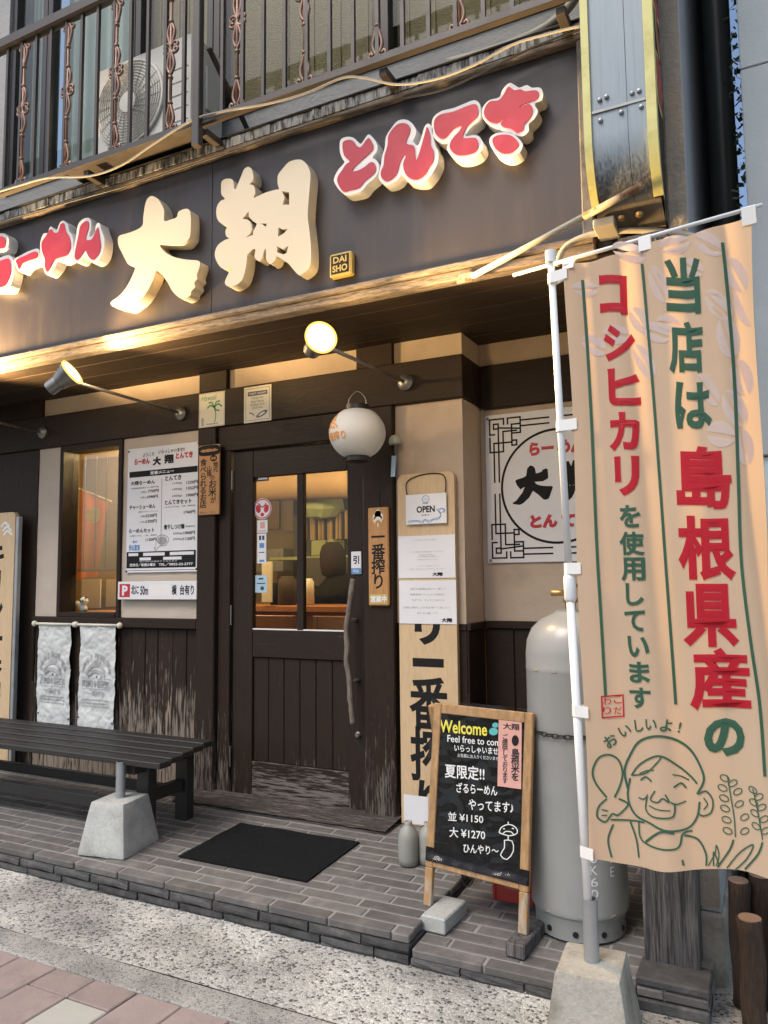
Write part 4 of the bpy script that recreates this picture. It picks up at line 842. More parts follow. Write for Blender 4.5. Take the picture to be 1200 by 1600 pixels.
wc = (.107, .309, 2.286, 2.507); p = poster_base(*wc, 'small ivory surf poster with a dark surfboard above the door'); f = frac(*wc, -.0384)
G(f).frame(.06, .94, .05, .95, .012).rect(.14, .86, .74, .86).text('Always Sun', .28, .72, .64, .70, .0).text('Best Waves', .27, .73, .55, .61, .0).text('Endless Surf', .25, .75, .46, .52, .0).text('Chill Out', .30, .70, .37, .43, .0).stroke([(.2, .27), (.32, .24), (.38, .17)], .03).ell(.66, .21, .22, .07, .35).obj('print', M['navy'], p)
G(frac(*wc, -.0392)).text('WEST COAST', .18, .82, .775, .825, .03).ell(.66, .21, .13, .03, .35).obj('pale_print', M['ivory'], p)
# wooden plaques
def hang(th, x, z, y): G().tube([(x, y, z), (x-.004, y+.012, z+.09)], .0025, 5).lathe([(.006, 0), (.006, .012), (0, .013)], n=8, M=Matrix.Translation((x-.004, y+.02, z+.09)) @ Matrix.Rotation(R(90), 4, 'X')).obj('hanging_cord', M['dark'], th)
k1 = (-.223, -.060, 1.735, 2.173); p = sheet('wooden_plaque', *k1, -.046, .015, 'plaque', 'orange wooden plaque about local rice between menu and door', 'plaque', .004); f = frac(*k1, -.0615)
g = G(f); g.stroke([(.10, .88), (.10, .955), (.9, .955), (.9, .88)], .06, True, 5); g.ell(.72, .80, .17, .045)
g.column('地元', .82, .745, .60, .22, .02).column('山陰', .52, .69, .545, .22, .02).column('の', .68, .56, .49, .22, .02).column('お米', .68, .49, .26, .36, .02).column('が', .72, .25, .16, .24, .02).column('食べられるお店', .24, .80, .10, .30, .02)
g.text('味わいください', .10, .90, .02, .05, 0).obj('lettering', M['black'], p)
G(frac(*k1, -.0622)).text('こだわり', .16, .84, .893, .943, .05).text('厳選', .60, .84, .78, .82, .03).obj('pale_lettering', M['plaque'], p)
hang(p, -.14, 2.173, -.05)
k2 = (.973, 1.098, 1.183, 1.720); p = sheet('wooden_plaque', *k2, -.047, .018, 'plaque', 'orange wooden plaque with black brush letters hanging right of the door', 'plaque', .006); f = frac(*k2, -.0655)
G(f).column('一番搾り', .5, .77, .17, .62, .022).obj('lettering', M['black'], p)
G(f).rect(.06, .94, .02, .12).obj('gold_band', M['gold'], p)
G(frac(*k2, -.0664)).column('営業中', .5, .1, .02, .01, .0).text('営業中', .12, .90, .035, .105, .04).obj('white_lettering', M['paper'], p)
g = G(f)
for q in ([(.25, .88), (.4, .93), (.6, .93), (.75, .89)], [(.3, .86), (.5, .90), (.7, .87)], [(.35, .91), (.5, .95), (.65, .92)], [(.5, .84), (.5, .80)]): g.stroke(q, .06)
g.obj('emblem', M['ivory'], p); hang(p, 1.036, 1.72, -.055)
# tall boards
b1 = (1.146, 1.476, fz(-.06)+.004, 1.893); t = thing('tall_sign_board', (1.31, -.05, b1[2]), 'tall pale wooden sign board standing against the plaster pillar right of the door', 'sign board')
def roundboard(x0, x1, z0, z1, y, d, par, r_=.035):
    P = []
    for cx_, cz_, a in ((x1-r_, z1-r_, 0), (x0+r_, z1-r_, 90), (x0+.004, z0+.004, 180), (x1-.004, z0+.004, 270)):
        rr_ = r_ if a < 180 else .004
        P += [(cx_+rr_*math.cos(R(a+k*15)), cz_+rr_*math.sin(R(a+k*15))) for k in range(7)]
    g = G(lambda u, v, w=0: Vector((u, y+w, v))); g.slab(P, [], -d, 0); return g.obj('board', M['board'], par)
roundboard(*b1, -.008, .032, t)
f = wallmap(-.0405)
G(f).column('キリン', 1.31, 2.03-.10, 1.02, .22, .045).obj('x', M['black'], t) if False else None
G(f).text('リ', 1.235, 1.385, .98, 1.17, .045).text('一', 1.222, 1.40, .865, .91, .05).column('番搾り', 1.312, .80, .02, .20, .024).obj('lettering', M['black'], t)
G(f).rect(1.16, 1.30, fz(-.06)+.01, .20, .0005).obj('white_label', M['paper'], t)
b2 = (-2.16, -1.822, fz(-.1)+.004, 1.832); t = thing('tall_sign_board', (-2.0, -.1, b2[2]), 'tall pale wooden sign board at the left edge behind the bench', 'sign board')
roundboard(*b2, -.09, .032, t)
box('grey_edge', -1.8215, -1.792, -.118, -.085, b2[2], 1.80, M['zinc'], t, .003)
G(wallmap(-.1226)).column('キリン一番搾り', -2.02, 1.62, .25, .19, .03).obj('lettering', M['black'], t)
g = G(wallmap(-.1226)); [g.stroke([(-1.95+dx, 1.70+dz), (-1.91+dx, 1.73+dz), (-1.86+dx, 1.70+dz)], .016) for dx, dz in ((0, 0), (-.02, .03), (.01, -.03))]; g.obj('emblem', M['paper'], t)
# open sign and notices on the tall board
op = (1.201, 1.437, 1.617, 1.778); t = sheet('open_sign', *op, -.052, .005, 'paper', 'white hanging OPEN sign with a blue wave at its corner', 'sign', .001); f = frac(*op, -.0575)
G(f).text('OPEN', .27, .72, .38, .60, .035).text('営業', .42, .56, .67, .71, .01).text('営 業 中', .40, .58, .27, .32, .01).obj('lettering', M['black'], t)
g = G(f)
for k in range(3):
    d = k*.035; g.stroke([(.05, .06+d), (.25, .10+d*.5), (.42, .03+d), (.47, .13+d*.4), (.58, .04+d), (.68, .12+d*.6), (.80, .13+d), (.87, .28), (.83-d, .44+d*.3), (.90, .50-d*.6), (.97-d*.4, .42), (.94-d, .34)], .012)
g.stroke([(.5+.085*math.cos(a), .83+.11*math.sin(a)) for a in [k*.524 for k in range(12)]], .016, True); g.rect(.45, .55, .80, .81).rect(.45, .55, .85, .86)
g.obj('wave_print', M['sky_ink'], t)
G().tube(catmull([(1.21, -.052, 1.768), (1.205, -.046, 1.85), (1.30, -.044, 1.885), (1.42, -.046, 1.872), (1.43, -.052, 1.768)], 5, False), .003, 5).obj('cord', M['dark'], t)
def notice(x0, x1, z0, z1, label, lines, sig):
    t = sheet('paper_notice', x0, x1, z0, z1, -.0425, .0012, 'paper', label, 'notice', 0, 'paper notices on the tall board'); f = frac(x0, x1, z0, z1, -.0442)
    g = G(f); [g.text(s_, u0, u1, v, v+h, 0) for s_, u0, u1, v, h in lines]; g.obj('fine_print', M['gray_ink'], t)
    G(f).text('大翔', *sig, .05).obj('signature', M['black'], t)
notice(1.147, 1.476, 1.331, 1.557, 'white notice with very small print just under the OPEN sign', [('らーめん大翔からのお知らせとお願い', .25, .68, .88, .03), ('いつもご来店いただき誠にありがとうございます', .22, .80, .60, .03), ('誠に勝手ながら当店では', .37, .64, .53, .025), ('お子様連れのお客様へ', .35, .70, .49, .025), ('お気軽にお声がけください', .34, .72, .42, .025), ('どうぞよろしくお願い申し上げます', .34, .72, .27, .025), ('皆様のご来店を心よりお待ちしております', .20, .82, .20, .025)], (.60, .78, .04, .13))
notice(1.150, 1.478, 1.090, 1.318, 'white notice with larger grey print, lower of the two sheets', [('当店では創業当初より一貫して', .20, .82, .78, .05), ('島根県産コシヒカリを使用し', .20, .82, .65, .05), ('今までも、そしてこれからも', .22, .80, .52, .05), ('皆様に美味しいお米を食べて頂いたい', .08, .90, .35, .05), ('私たちの願いです', .32, .68, .22, .05)], (.74, .92, .04, .14))
# wall sign in the recess
ws = (1.552, 2.342, 1.409, 2.234); t = sheet('wall_sign', *ws, .2655, .010, 'paper', 'white square sign with black key pattern corners and a ringed shop name', 'sign', .002); f = wallmap(.2548)
cx_, cz_, rad = 1.947, 1.815, .305
g = G(f); g.stroke([(cx_+rad*math.cos(a), cz_+rad*math.sin(a)) for a in [k*2*math.pi/64 for k in range(64)]], .013, True, 1)
def corner(sx, sz, ox, oz):
    T = lambda P: [(ox+sx*a*.9, oz+sz*b*.9) for a, b in P]; w_ = .009
    for P in ([(.06, .30), (.06, .16), (.03, .16), (.03, .26), (.06, .26)], ): pass
    segs = [[(.03, .03), (.12, .03), (.12, .065)], [(.03, .03), (.03, .125), (.06, .125)], [(.055, .06), (.085, .06), (.085, .09), (.055, .09), (.055, .06)], [(.145, .065), (.145, .03), (.225, .03), (.225, .125), (.17, .125), (.17, .07), (.225, .07)], [(.085, .085), (.225, .10)], [(.085, .09), (.085, .225)], [(.03, .145), (.03, .235), (.115, .235), (.115, .11), (.20, .11)], [(.055, .235), (.055, .18), (.115, .18)], [(.085, .18), (.17, .18), (.17, .20), (.20, .20), (.20, .17), (.17, .17), (.17, .11)], [(.225, .05), (.40, .05)], [(.225, .085), (.40, .085)], [(.055, .235), (.055, .42)], [(.085, .235), (.085, .42)]]
    for P in segs: g.stroke(T(P), w_, False, 0)
corner(1, -1, ws[0], ws[3]); corner(1, 1, ws[0], ws[2]); corner(-1, -1, ws[1], ws[3]); corner(-1, 1, ws[1], ws[2])
DAI = [(838,22),(870,38),(893,72),(905,158),(940,152),(975,138),(985,108),(1025,92),(1046,105),(1050,225),(1043,255),(985,292),(885,293),(905,328),(950,355),(1020,372),(1090,378),(1102,395),(1085,455),(1072,500),(1050,570),(1015,590),(985,580),(925,500),(862,435),(815,540),(745,620),(700,648),(620,630),(610,612),(660,570),(735,450),(765,362),(710,400),(670,330),(650,262),(660,240),(750,210),(785,185),(800,70)]
g.fill([(1.70+(x-610)*.000457, 1.722+(648-y)*.00034) for x, y in DAI]); g.text('翔', 1.965, 2.19, 1.72, 1.945, .06)
g.obj('black_print', M['black'], t)
G(f).text('らー', 1.80, 1.935, 1.985, 2.06, .07).text('めん', 1.955, 2.10, 1.985, 2.06, .07).obj('red_print', M['red_ink'], t)
G(f).text('とん', 1.795, 1.945, 1.59, 1.665, .08).text('てき', 1.965, 2.11, 1.59, 1.665, .08).obj('red_print', M['red_ink'], t)
for x, z in ((ws[0]+.015, ws[3]-.02), (ws[0]+.015, ws[2]+.015)): G().lathe([(.009, 0), (.006, .006), (0, .007)], n=8, M=Matrix.Translation((x, .256, z)) @ Matrix.Rotation(R(90), 4, 'X')).obj('screw', M['bolt'], t)
# stickers and pull sign on the door
def stk(name, u0, v0, u1, v1, m, label, y=.0312): a, b = at(u0, v0, y), at(u1, v1, y); return sheet(name, a.x, b.x, b.z, a.z, y, .0006, m, label, 'sticker', 0), frac(a.x, b.x, b.z, a.z, y-.001)
a = at(410, 795, .0312)
t = thing('sticker', a, 'round red and white sticker on the left door pane', 'sticker'); G(wallmap(.0310)).ell(a.x, a.z, .067, .064, n=24).obj('disc', M['paper'], t)
g = G(wallmap(.0303)); g.stroke([(a.x+.06*math.cos(k*.3), a.z+.057*math.sin(k*.3)) for k in range(21)], .006, True); g.ell(a.x-.03, a.z, .018, .026, .3).ell(a.x+.03, a.z, .018, .026, -.3).ell(a.x, a.z-.035, .014, .012).stroke([(a.x-.03, a.z+.035), (a.x, a.z+.01), (a.x+.03, a.z+.035)], .008); g.obj('red_print', M['red_ink'], t)
t, f = stk('sticker', 402, 813, 418, 832, 'paper', 'small white sticker with a pink square under the round one'); G(f).rect(.3, .75, .35, .85).rect(.15, .85, .1, .2).obj('pink_print', M['pink'], t)
t, f = stk('sticker', 402, 834, 416, 880, 'paper', 'tall white sticker with a row of payment marks'); G(f).rect(.2, .45, .78, .93).rect(.55, .8, .78, .93).rect(.2, .8, .35, .38).obj('dark_print', M['navy'], t); G(frac(at(402, 834, .031).x, at(416, 880, .031).x, at(416, 880, .031).z, at(402, 834, .031).z, .0298)).rect(.25, .78, .52, .68).rect(.25, .8, .05, .12).obj('blue_print', M['sky_ink'], t)
t, f = stk('sticker', 399, 899, 417, 926, 'pale_blue', 'pale blue rounded sticker low on the left door pane'); G(f).rect(.3, .7, .75, .85).rect(.15, .85, .5, .56).ell(.6, .25, .16, .12).obj('dark_print', M['navy'], t)
t, f = stk('sticker', 398, 744, 420, 751, 'dark', 'thin black label strip at the top of the left pane'); G(f).rect(.25, .92, .3, .65).obj('pale_print', M['paper'], t)
a, b = at(548, 862, .0), at(564, 897, .0)
t = sheet('pull_sign', a.x, b.x, b.z, a.z, .009, .006, 'paper', 'small white PULL tag above the driftwood door handle', 'sign', .002); f = frac(a.x, b.x, b.z, a.z, .0025)
G(f).text('引', .22, .80, .45, .82, .03).obj('lettering', M['black'], t); G(f).rect(.02, .98, .02, .27).obj('blue_band', M['sky_ink'], t); G(frac(a.x, b.x, b.z, a.z, .0018)).text('PULL', .2, .8, .08, .2, .03).obj('white_lettering', M['paper'], t)
# two crinkled cloth banners over the bench
def crink(x0, x1, label, seed):
    t = thing('hanging_cloth', ((x0+x1)/2, -.05, .345), label, 'banner', 'white cloth banners over the bench')
    def f(u, v, w=0):
        x = x0+.018+(x1-x0-.036)*u+.004*math.sin(v*5+seed); z = .345+.69*v
        d = .010*noise.noise((u*3.2+seed, v*7, 0))+.007*abs(noise.noise((u*6, v*13, seed)))+.004*noise.noise((u*17, v*30, seed))
        return Vector((x, -.046-d-w, z))
    G().grid(lambda a, b: f(a, b), 40, 90).obj('cloth', M['silver'], t, True)
    zr = 1.045; G().tube([(x0-.015, -.05, zr), (x1+.015, -.05, zr)], .009, 10).obj('rod', M['ivory'], t, True)
    for x in (x0-.02, x1+.02): G().lathe([(0, -.021), (.015, -.015), (.021, 0), (.015, .015), (0, .021)], (x, -.05, zr), 14).obj('rod_knob', M['ivory'], t, True)
    g = G(f); L_ = .004
    g.rect(.08, .90, .505, .510, L_, 24).rect(.10, .88, .405, .410, L_, 24)
    g.text('KIRIN BEER', .10, .86, .425, .49, .02, L_, .12).text('一番搾り', .24, .72, .34, .39, .02, L_, .12)
    for k in range(3): g.rect(.12, .84, .30-.03*k, .308-.03*k, L_, 20)
    s_ = "KIRIN'S PRIME BREW"
    for i, ch in enumerate(s_):
        an = R(168-156*i/(len(s_)-1))
        if ch != ' ': g.spin(ch, .49+.38*math.cos(an), .545+.17*math.sin(an), .085, 0, .02, L_)
    g.obj('print', M['silver_ink'], t); g = G(f)
    for q in ([(.22, .55), (.35, .62), (.55, .63), (.72, .57)], [(.25, .53), (.4, .57), (.6, .56), (.74, .53)], [(.32, .60), (.45, .66), (.58, .65)], [(.28, .525), (.2, .56)], [(.6, .53), (.7, .55)]): g.stroke(q, .035, lift=L_)
    g.obj('emblem', M['silver_ink'], t)
    for u, v in ((.03, .13), (.97, .10), (.49, .52)): p = f(u, v); G().lathe([(.006, 0), (.004, .005), (0, .006)], n=8, M=Matrix.Translation(p) @ Matrix.Rotation(R(90), 4, 'X')).obj('grommet', M['dark'], t)
crink(-1.66, -1.305, 'crinkled white cloth banner on a rod, left of the pair over the bench', 1.3)
crink(-1.255, -.895, 'crinkled white cloth banner on a rod, right of the pair over the bench', 4.7)
# ================================================================== bench
bn = thing('bench', (-.5, -.62, fz(-.62)), 'black slatted wooden bench under the cloth banners', 'bench')
BT = .412; BR = .20
for k in range(5):
    y0 = -.862+k*.097; box('slat', -1.9, BR+.055*(1-k/4)-.02, y0, y0+.086, BT+.02*k/4, BT+.03+.02*k/4, M['bench'], bn, .004)
for x in (-.0, -1.62):
    for y in (-.70, -.41):
        G().box(-.04, .04, -.033, .033, 0, BT+.009-fz(y)+.012*(y > -.5), .004, M=Matrix.Translation((x, y, fz(y)))).obj('leg', M['bench'], bn)
    box('end_rail', x-.025, x+.025, -.665, -.445, .19, .25, M['bench'], bn, .003); box('top_rail', x-.03, x+.03, -.82, -.40, BT-.055, BT-.001, M['bench'], bn, .003)
box('stretcher', -1.579, -.041, -.72, -.68, .125, .185, M['bench'], bn, .003); box('stretcher', -1.579, -.041, -.43, -.39, .145, .2, M['bench'], bn, .003)
# ================================================================== concrete pole bases
def base(x, y, z, rot, label, tubeh, m):
    t = thing('pole_base', (x, y, z), label, 'concrete base', 'concrete pole bases'); Q = Matrix.Translation((x, y, z)) @ Matrix.Rotation(rot, 4, 'Z')
    b = bmesh.new(); bmesh.ops.create_cube(b, size=1)
    for v in b.verts:
        k = .70 if v.co.z > 0 else 1; v.co = Vector((v.co.x*.27*k, v.co.y*.30*k, (v.co.z+.5)*.245))
    bmesh.ops.bevel(b, geom=b.edges[:], offset=.012, segments=2, profile=.6, affect='EDGES')
    bmesh.ops.subdivide_edges(b, edges=[e for e in b.edges if e.calc_length() > .05], cuts=7, use_grid_fill=True)
    for v in b.verts:
        d = .003*noise.noise(v.co*14+Vector((x*5, 0, 0)))
        if v.co.z < .012: d += .006*max(0, noise.noise(v.co*40)); v.co.z += d*1.2
        v.co += v.co.normalized()*d*.6
    g = G(); g._in(b, Q); g.obj('block', M[m], t, 'auto')
    G().lathe([(.0235, -.1), (.0235, tubeh), (.0195, tubeh), (.0195, tubeh-.06), (0, tubeh-.062)], (x, y, z+.245), 20).obj('socket_tube', M['zinc'], t, 'auto')
base(-.025, -.855, fz(-.855)-.004, R(9), 'pale concrete pole base with empty metal socket in front of the bench', .175, 'concrete')
base(2.392, -1.292, -.100, R(4), 'stained concrete base holding the banner pole', .185, 'concrete_old')
# ================================================================== doormat, bottles, block, wedge
mt = G().grid(lambda a, b: PM @ Vector((.345+.725*a, .245+.485*b, .007+.004*noise.noise((a*4, b*4, 1)))), 24, 18)
mt.box(.345, 1.07, .245, .73, 0, .004, 0, M=PM); mt.obj('doormat', M['mat_'], label='black rubber doormat in front of the door', cat='doormat')
for i, (x, y, s_) in enumerate(((1.40, -.50, 1.0), (1.478, -.455, .95))):
    z = fz(y); G().lathe([(.034*s_, 0), (.044*s_, .004), (.047*s_, .03), (.047*s_, .12*s_), (.040*s_, .15*s_), (.022*s_, .172*s_), (.017*s_, .178*s_), (.019*s_, .192*s_), (.014*s_, .193*s_), (.012*s_, .17*s_), (0, .168*s_)], (x, y, z), 24).obj('ceramic_bottle', M['ceramic'], None, True, label=('grey ceramic sake bottle on the porch left of the chalkboard', 'grey ceramic sake bottle half hidden by the chalkboard leg')[i], cat='bottle', group='ceramic bottles by the chalkboard')
zl = lambda y: fz(y, -.047)
G().box(-.0515, .0515, -.105, .105, 0, .06, .005, M=Matrix.Translation((1.716, -.845, zl(-.845)-.002)) @ Matrix.Rotation(R(-3), 4, 'Z')).obj('concrete_block', M['concrete'], label='small grey concrete brick beside the chalkboard leg', cat='block')
G().box(-.036, .036, -.12, .12, 0, .05, .004, M=Matrix.Translation((2.062, -.885, zl(-.885)-.001)) @ Matrix.Rotation(R(-4), 4, 'Z')).obj('timber_offcut', M['graypost'], label='grey timber offcut propping up the right chalkboard leg', cat='wood block')
# ================================================================== chalkboard sandwich sign
FL, FR = Vector((1.622, -.842, fz(-.842)+.001)), Vector((2.074, -.925, zl(-.925)+.051))
U_ = (FR-FL); WB = U_.length; U_.normalize(); TL = at(664, 1097, -.735)
Vv = TL-FL; Vv = (Vv-U_*Vv.dot(U_)).normalized(); Nn = U_.cross(Vv).normalized()
HB = (TL-FL).length
AM = Matrix((U_, Nn*-1, Vv)).transposed().to_4x4(); AM.translation = FL     # local x = across, y = away from the street, z = up the board
if AM.to_3x3() @ Vector((0, 1, 0)) @ Vector((0, 1, 0)) < 0: pass
def amap(u, v, w=0): return AM @ Vector((u, -w, v))
ab = thing('chalkboard_sign', FL, 'wooden sandwich board with white chalk menu and a clear plastic cover', 'chalkboard')
def abox(name, x0, x1, y0, y1, z0, z1, m, bev=.003): return G().box(x0, x1, y0, y1, z0, z1, bev, M=AM).obj(name, M[m], ab)
t_ = .036
abox('leg', 0, t_, 0, .022, 0, .145, 'pine'); abox('leg', WB-t_, WB, 0, .022, 0, .145, 'pine')
abox('frame_side', 0, t_, 0, .022, .1455, HB, 'pine'); abox('frame_side', WB-t_, WB, 0, .022, .1455, HB, 'pine')
abox('frame_rail', t_+.0005, WB-t_-.0005, .001, .021, HB-.04, HB, 'pine'); abox('frame_rail', t_+.0005, WB-t_-.0005, .001, .021, .15, .195, 'pine')
cb = abox('blackboard', t_, WB-t_, .008, .014, .1955, HB-.0405, 'blackboard', 0)
BM_ = Matrix.Translation(FL) @ Matrix.Rotation(math.atan2(U_.y, U_.x), 4, 'Z')
back = Matrix.Translation(TL+Vector((0, .02, -.02))) @ Matrix.Rotation(math.atan2(U_.y, U_.x), 4, 'Z') @ Matrix.Rotation(R(14), 4, 'X')
hb = TL.z-fz(-.6)-.01
for x in (0.0, WB-t_):
    bt = back @ Vector((x+t_/2, .03, -hb/math.cos(R(14)))); ground_ = fz(bt.y) if bt.x < 1.68 else zl(bt.y)
    G().box(x, x+t_, .005, .027, -(hb+fz(-.6)-ground_)/math.cos(R(14))+.004, 0, .003, M=back).obj('back_leg', M['pine'], ab)
G().box(t_, WB-t_, .006, .026, -.05, -.002, .003, M=back).box(t_, WB-t_, .010, .016, -.52, -.05, 0, M=back).obj('back_panel', M['pine'], ab)
abox('dark_cloth', .002, WB+.006, -.004, -.001, .172, .225, 'jacket', 0)
# lettering: photograph pixels on the board's own plane
def apx(u, v, w=0):
    r = ray(u, v); o = AM @ Vector((0, .0072, 0)); n_ = AM.to_3x3() @ Vector((0, -1, 0)); return CAM+r*((o-CAM).dot(n_)/r.dot(n_))+n_*w
def atext(g, s_, u0, u1, v0, v1, bold, slope=.085):
    vs, fs, (a, b, c, d) = glyphs(s_, bold); return g._put(vs, fs, lambda x, y: (u0+(x-a)/(b-a)*(u1-u0), v1-(y-c)/(d-c)*(v1-v0)+slope*((x-a)/(b-a)-.0)*(u1-u0)), .0, 0)
g = G(apx); atext(g, 'Welcome', 687, 761, 1124, 1144, .02); g.obj('yellow_lettering', M['yellow_ink'], cb)
g = G(apx); atext(g, 'Feel free to come', 699, 788, 1148, 1159, .01); atext(g, 'いらっしゃいませ。', 710, 782, 1163, 1174, .015); atext(g, 'お気軽にお入りくださいませ。', 715, 781, 1177, 1183, .0)
atext(g, '夏限定!!', 695, 757, 1193, 1215, .015); atext(g, 'ざるらーめん', 713, 777, 1222, 1238, .015); atext(g, 'やってます♪', 732, 802, 1248, 1265, .015); atext(g, '並 ¥1150', 700, 755, 1268, 1282, .01); atext(g, '大 ¥1270', 702, 758, 1292, 1308, .01); atext(g, 'ひんやり〜', 724, 779, 1318, 1332, .015)
for q in ([(780, 1301), (783, 1293), (795, 1288), (806, 1293), (808, 1302), (795, 1306), (780, 1301)], [(786, 1303), (790, 1299), (799, 1300), (803, 1305)], [(794, 1288), (794, 1284)], [(794, 1306), (794, 1313)], [(788, 1313), (800, 1314), (802, 1330), (792, 1343), (782, 1336), (788, 1325), (788, 1313)], [(786, 1295), (789, 1295)], [(800, 1294), (803, 1295)]): g.stroke(q, 1.6, False, 2)
g.obj('chalk_writing', M['chalk'], cb)
g = G(apx); g.ell(771, 1143, 7, 6).ell(774, 1133, 5, 4); g.obj('flower_print', M['teal'], cb)
g = G(lambda u, v, w=0: apx(u, v, w+.004)); g.fill([(780, 1124), (816, 1127), (815, 1233), (778, 1228)]); pk_ = g.obj('pink_card', M['pink'], ab)
g = G(lambda u, v, w=0: apx(u, v, w+.0055)); atext(g, '大翔', 787, 812, 1129, 1139, .02); g.ell(806, 1157, 5.5, 8.5)
g.column('島根米を', 806, 1170, 1220, 12, .02).column('ご提供しております', 790, 1147, 1224, 8.5, .01); g.obj('card_lettering', M['black'], pk_)
# loose clear plastic over the board
def pf_(a, b):
    u = -.006+(WB+.012)*a; v = .15+(HB-.135)*b; d = .010+.010*noise.noise((u*9, v*7, 2))+.012*abs(noise.noise((u*14+v*9, v*20-u*6, 5)))+.004*abs(noise.noise((u*60, v*30, 1)))+(.012 if b < .06 else 0)
    return amap(u, v, d)
G().grid(pf_, 46, 70).obj('plastic_cover', M['plastic'], ab, True)
cr = thing('red_crate', (1.98, -.55, zl(-.55)), 'red plastic crate glimpsed behind the chalkboard', 'crate')
for a in ((1.84, 1.855, -.62, -.42), (2.0, 2.015, -.62, -.42), (1.856, 1.999, -.62, -.605), (1.856, 1.999, -.435, -.42)): box('side', a[0], a[1], a[2], a[3], zl(-.5)+.01, .26, M['crate'], cr, .003)
box('bottom', 1.856, 1.999, -.604, -.436, zl(-.5)+.012, .0, M['crate'], cr, 0)
G().tube(catmull([(1.72, -.66, .20), (1.73, -.68, .08), (1.76, -.69, .055), (1.79, -.68, .10), (1.80, -.66, .17)], 5, False), .003, 5).obj('cord', M['dark'], label='thin dark cord hanging under the chalkboard', cat='cord')
# ================================================================== gas cylinder
CX, CY, CR = 2.212, -.655, .184; cz = zl(CY)-.0
gcy = thing('gas_cylinder', (CX, CY, cz), 'tall grey gas cylinder standing behind the chalkboard', 'gas cylinder')
G().lathe([(CR, .09), (CR+.0015, .098), (CR, .106), (CR, .985), (CR+.0018, .992), (CR, 1.0), (CR, 1.05), (CR*.97, 1.10), (CR*.86, 1.15), (CR*.66, 1.185), (CR*.42, 1.205), (.06, 1.215), (.06, 1.222), (0, 1.222)], (CX, CY, cz), 48).obj('tank', M['cyl'], gcy, 'auto')
G().lathe([(CR*.90, .0), (CR*.93, 0), (CR*.93, .05), (CR*.985, .092), (CR*.95, .092), (CR*.90, .05)], (CX, CY, cz+.004), 48).obj('foot_ring', M['cyl'], gcy, 'auto')
for k in range(6):
    an = a0+.9+k*.62-1.9; G().lathe([(.011, 0), (.011, .003), (0, .0035)], n=12, M=Matrix.Translation((CX+CR*.93*math.cos(an), CY+CR*.93*math.sin(an), cz+.032)) @ Vector((math.cos(an), math.sin(an), 0)).to_track_quat('Z', 'Y').to_matrix().to_4x4()).obj('drain_hole', M['dark'], gcy)
G().lathe([(.022, 0), (.022, .03), (.03, .032), (.03, .05), (.018, .055), (.018, .09), (.032, .092), (.032, .105), (0, .107)], (CX, CY, cz+1.22), 14).obj('valve', M['brass'], gcy, 'auto')
G().tube([(CX, CY, cz+1.29), (CX-.07, CY-.03, cz+1.29)], .012, 8).obj('outlet', M['brass'], gcy, True)
ng = G()
for s_ in range(40):
    an = s_*.157; 
    if noise.noise((s_*.7, 1, 0)) > .05: ng.box(-.011, .011, -.0012, .0012, -.0035, .0035, 0, M=Matrix.Translation((CX+(CR+.0015)*math.cos(an), CY+(CR+.0015)*math.sin(an), cz+(.992 if s_ % 3 else .098))) @ Matrix.Rotation(an+math.pi/2, 4, 'Z'))
ng.obj('chipped_paint', M['rust'], gcy)
def cmap(u, v, w=0): return Vector((CX+(CR+.0012+w)*math.cos(u), CY+(CR+.0012+w)*math.sin(u), cz+v))
ac_ = math.atan2(CAM.y-CY, CAM.x-CX)
g = G(cmap)
for i, ch in enumerate('X-0K60'): g.text(ch, ac_+.22, ac_+.37, .38-i*.042, .412-i*.042, .0, maxlen=.05)
for i, ch in enumerate('LIE'): g.text(ch, ac_+.66, ac_+.76, .34-i*.05, .375-i*.05, .0)
g.obj('stencil', M['paper'], gcy)
for an in (-.35, .25): G(cmap).ell(ac_+an*.35-.02, 1.112, .05, .012, lift=-.02).obj('handle_slot', M['dark'], gcy)
ch_ = thing('chain', (CX, CY, .70), 'dark steel chain holding the gas cylinder', 'chain')
link = None; nl = 26
for k in range(nl):
    an = ac_-1.75+3.1*k/(nl-1); zc = .745-.020*math.sin(math.pi*k/(nl-1)*1.0); p = Vector((CX+(CR+.009)*math.cos(an), CY+(CR+.009)*math.sin(an), zc))
    if link is None:
        link = G(); pts = [(.017*math.cos(t)*(1.0), .0075*math.sin(t), 0) for t in [q*2*math.pi/10 for q in range(11)]]; link = link.tube(pts, .0026, 5, False).obj('link', M['dark'], ch_, True, loc=p)
        o = link
    else: o = dup(link, p)
    o.rotation_euler = (R(90) if k % 2 else R(25), 0, an+math.pi/2)
# ================================================================== tall banner on its pole
nb_ = thing('nobori_banner', (2.39, -1.30, .15), 'tall peach vertical banner with red and green lettering on a white pole', 'banner')
PB, PT = Vector((2.392, -1.300, .17)), Vector((2.334, -1.300, 2.41))
def pole(z): k = (z-PB.z)/(PT.z-PB.z); return PB.lerp(PT, k)
zj = 1.30
G().tube([PB, pole(zj)], .0135, 14).obj('pole_lower', M['pole'], nb_, True); G().tube([pole(zj), PT], .0115, 14).obj('pole_upper', M['pole'], nb_, True)
G().tube([pole(zj-.055), pole(zj-.045), pole(zj+.02), pole(zj+.035)], [.015, .0195, .0195, .015], 14).obj('joint_sleeve', M['pole'], nb_, True)
G().tube([PT-Vector((0, 0, .03)), PT+Vector((0, 0, .012))], .018, 14).obj('pole_cap', M['pole'], nb_, 'auto')
BL_, BR_ = Vector((2.196, -1.278, 2.372)), Vector((2.975, -1.402, 2.386))
G().tube([BL_, BR_], .0062, 10).obj('crossbar', M['pole'], nb_, True)
bdir = Vector((BR_.x-BL_.x, BR_.y-BL_.y, 0)).normalized(); bnor = Vector((bdir.y, -bdir.x, 0)).normalized()
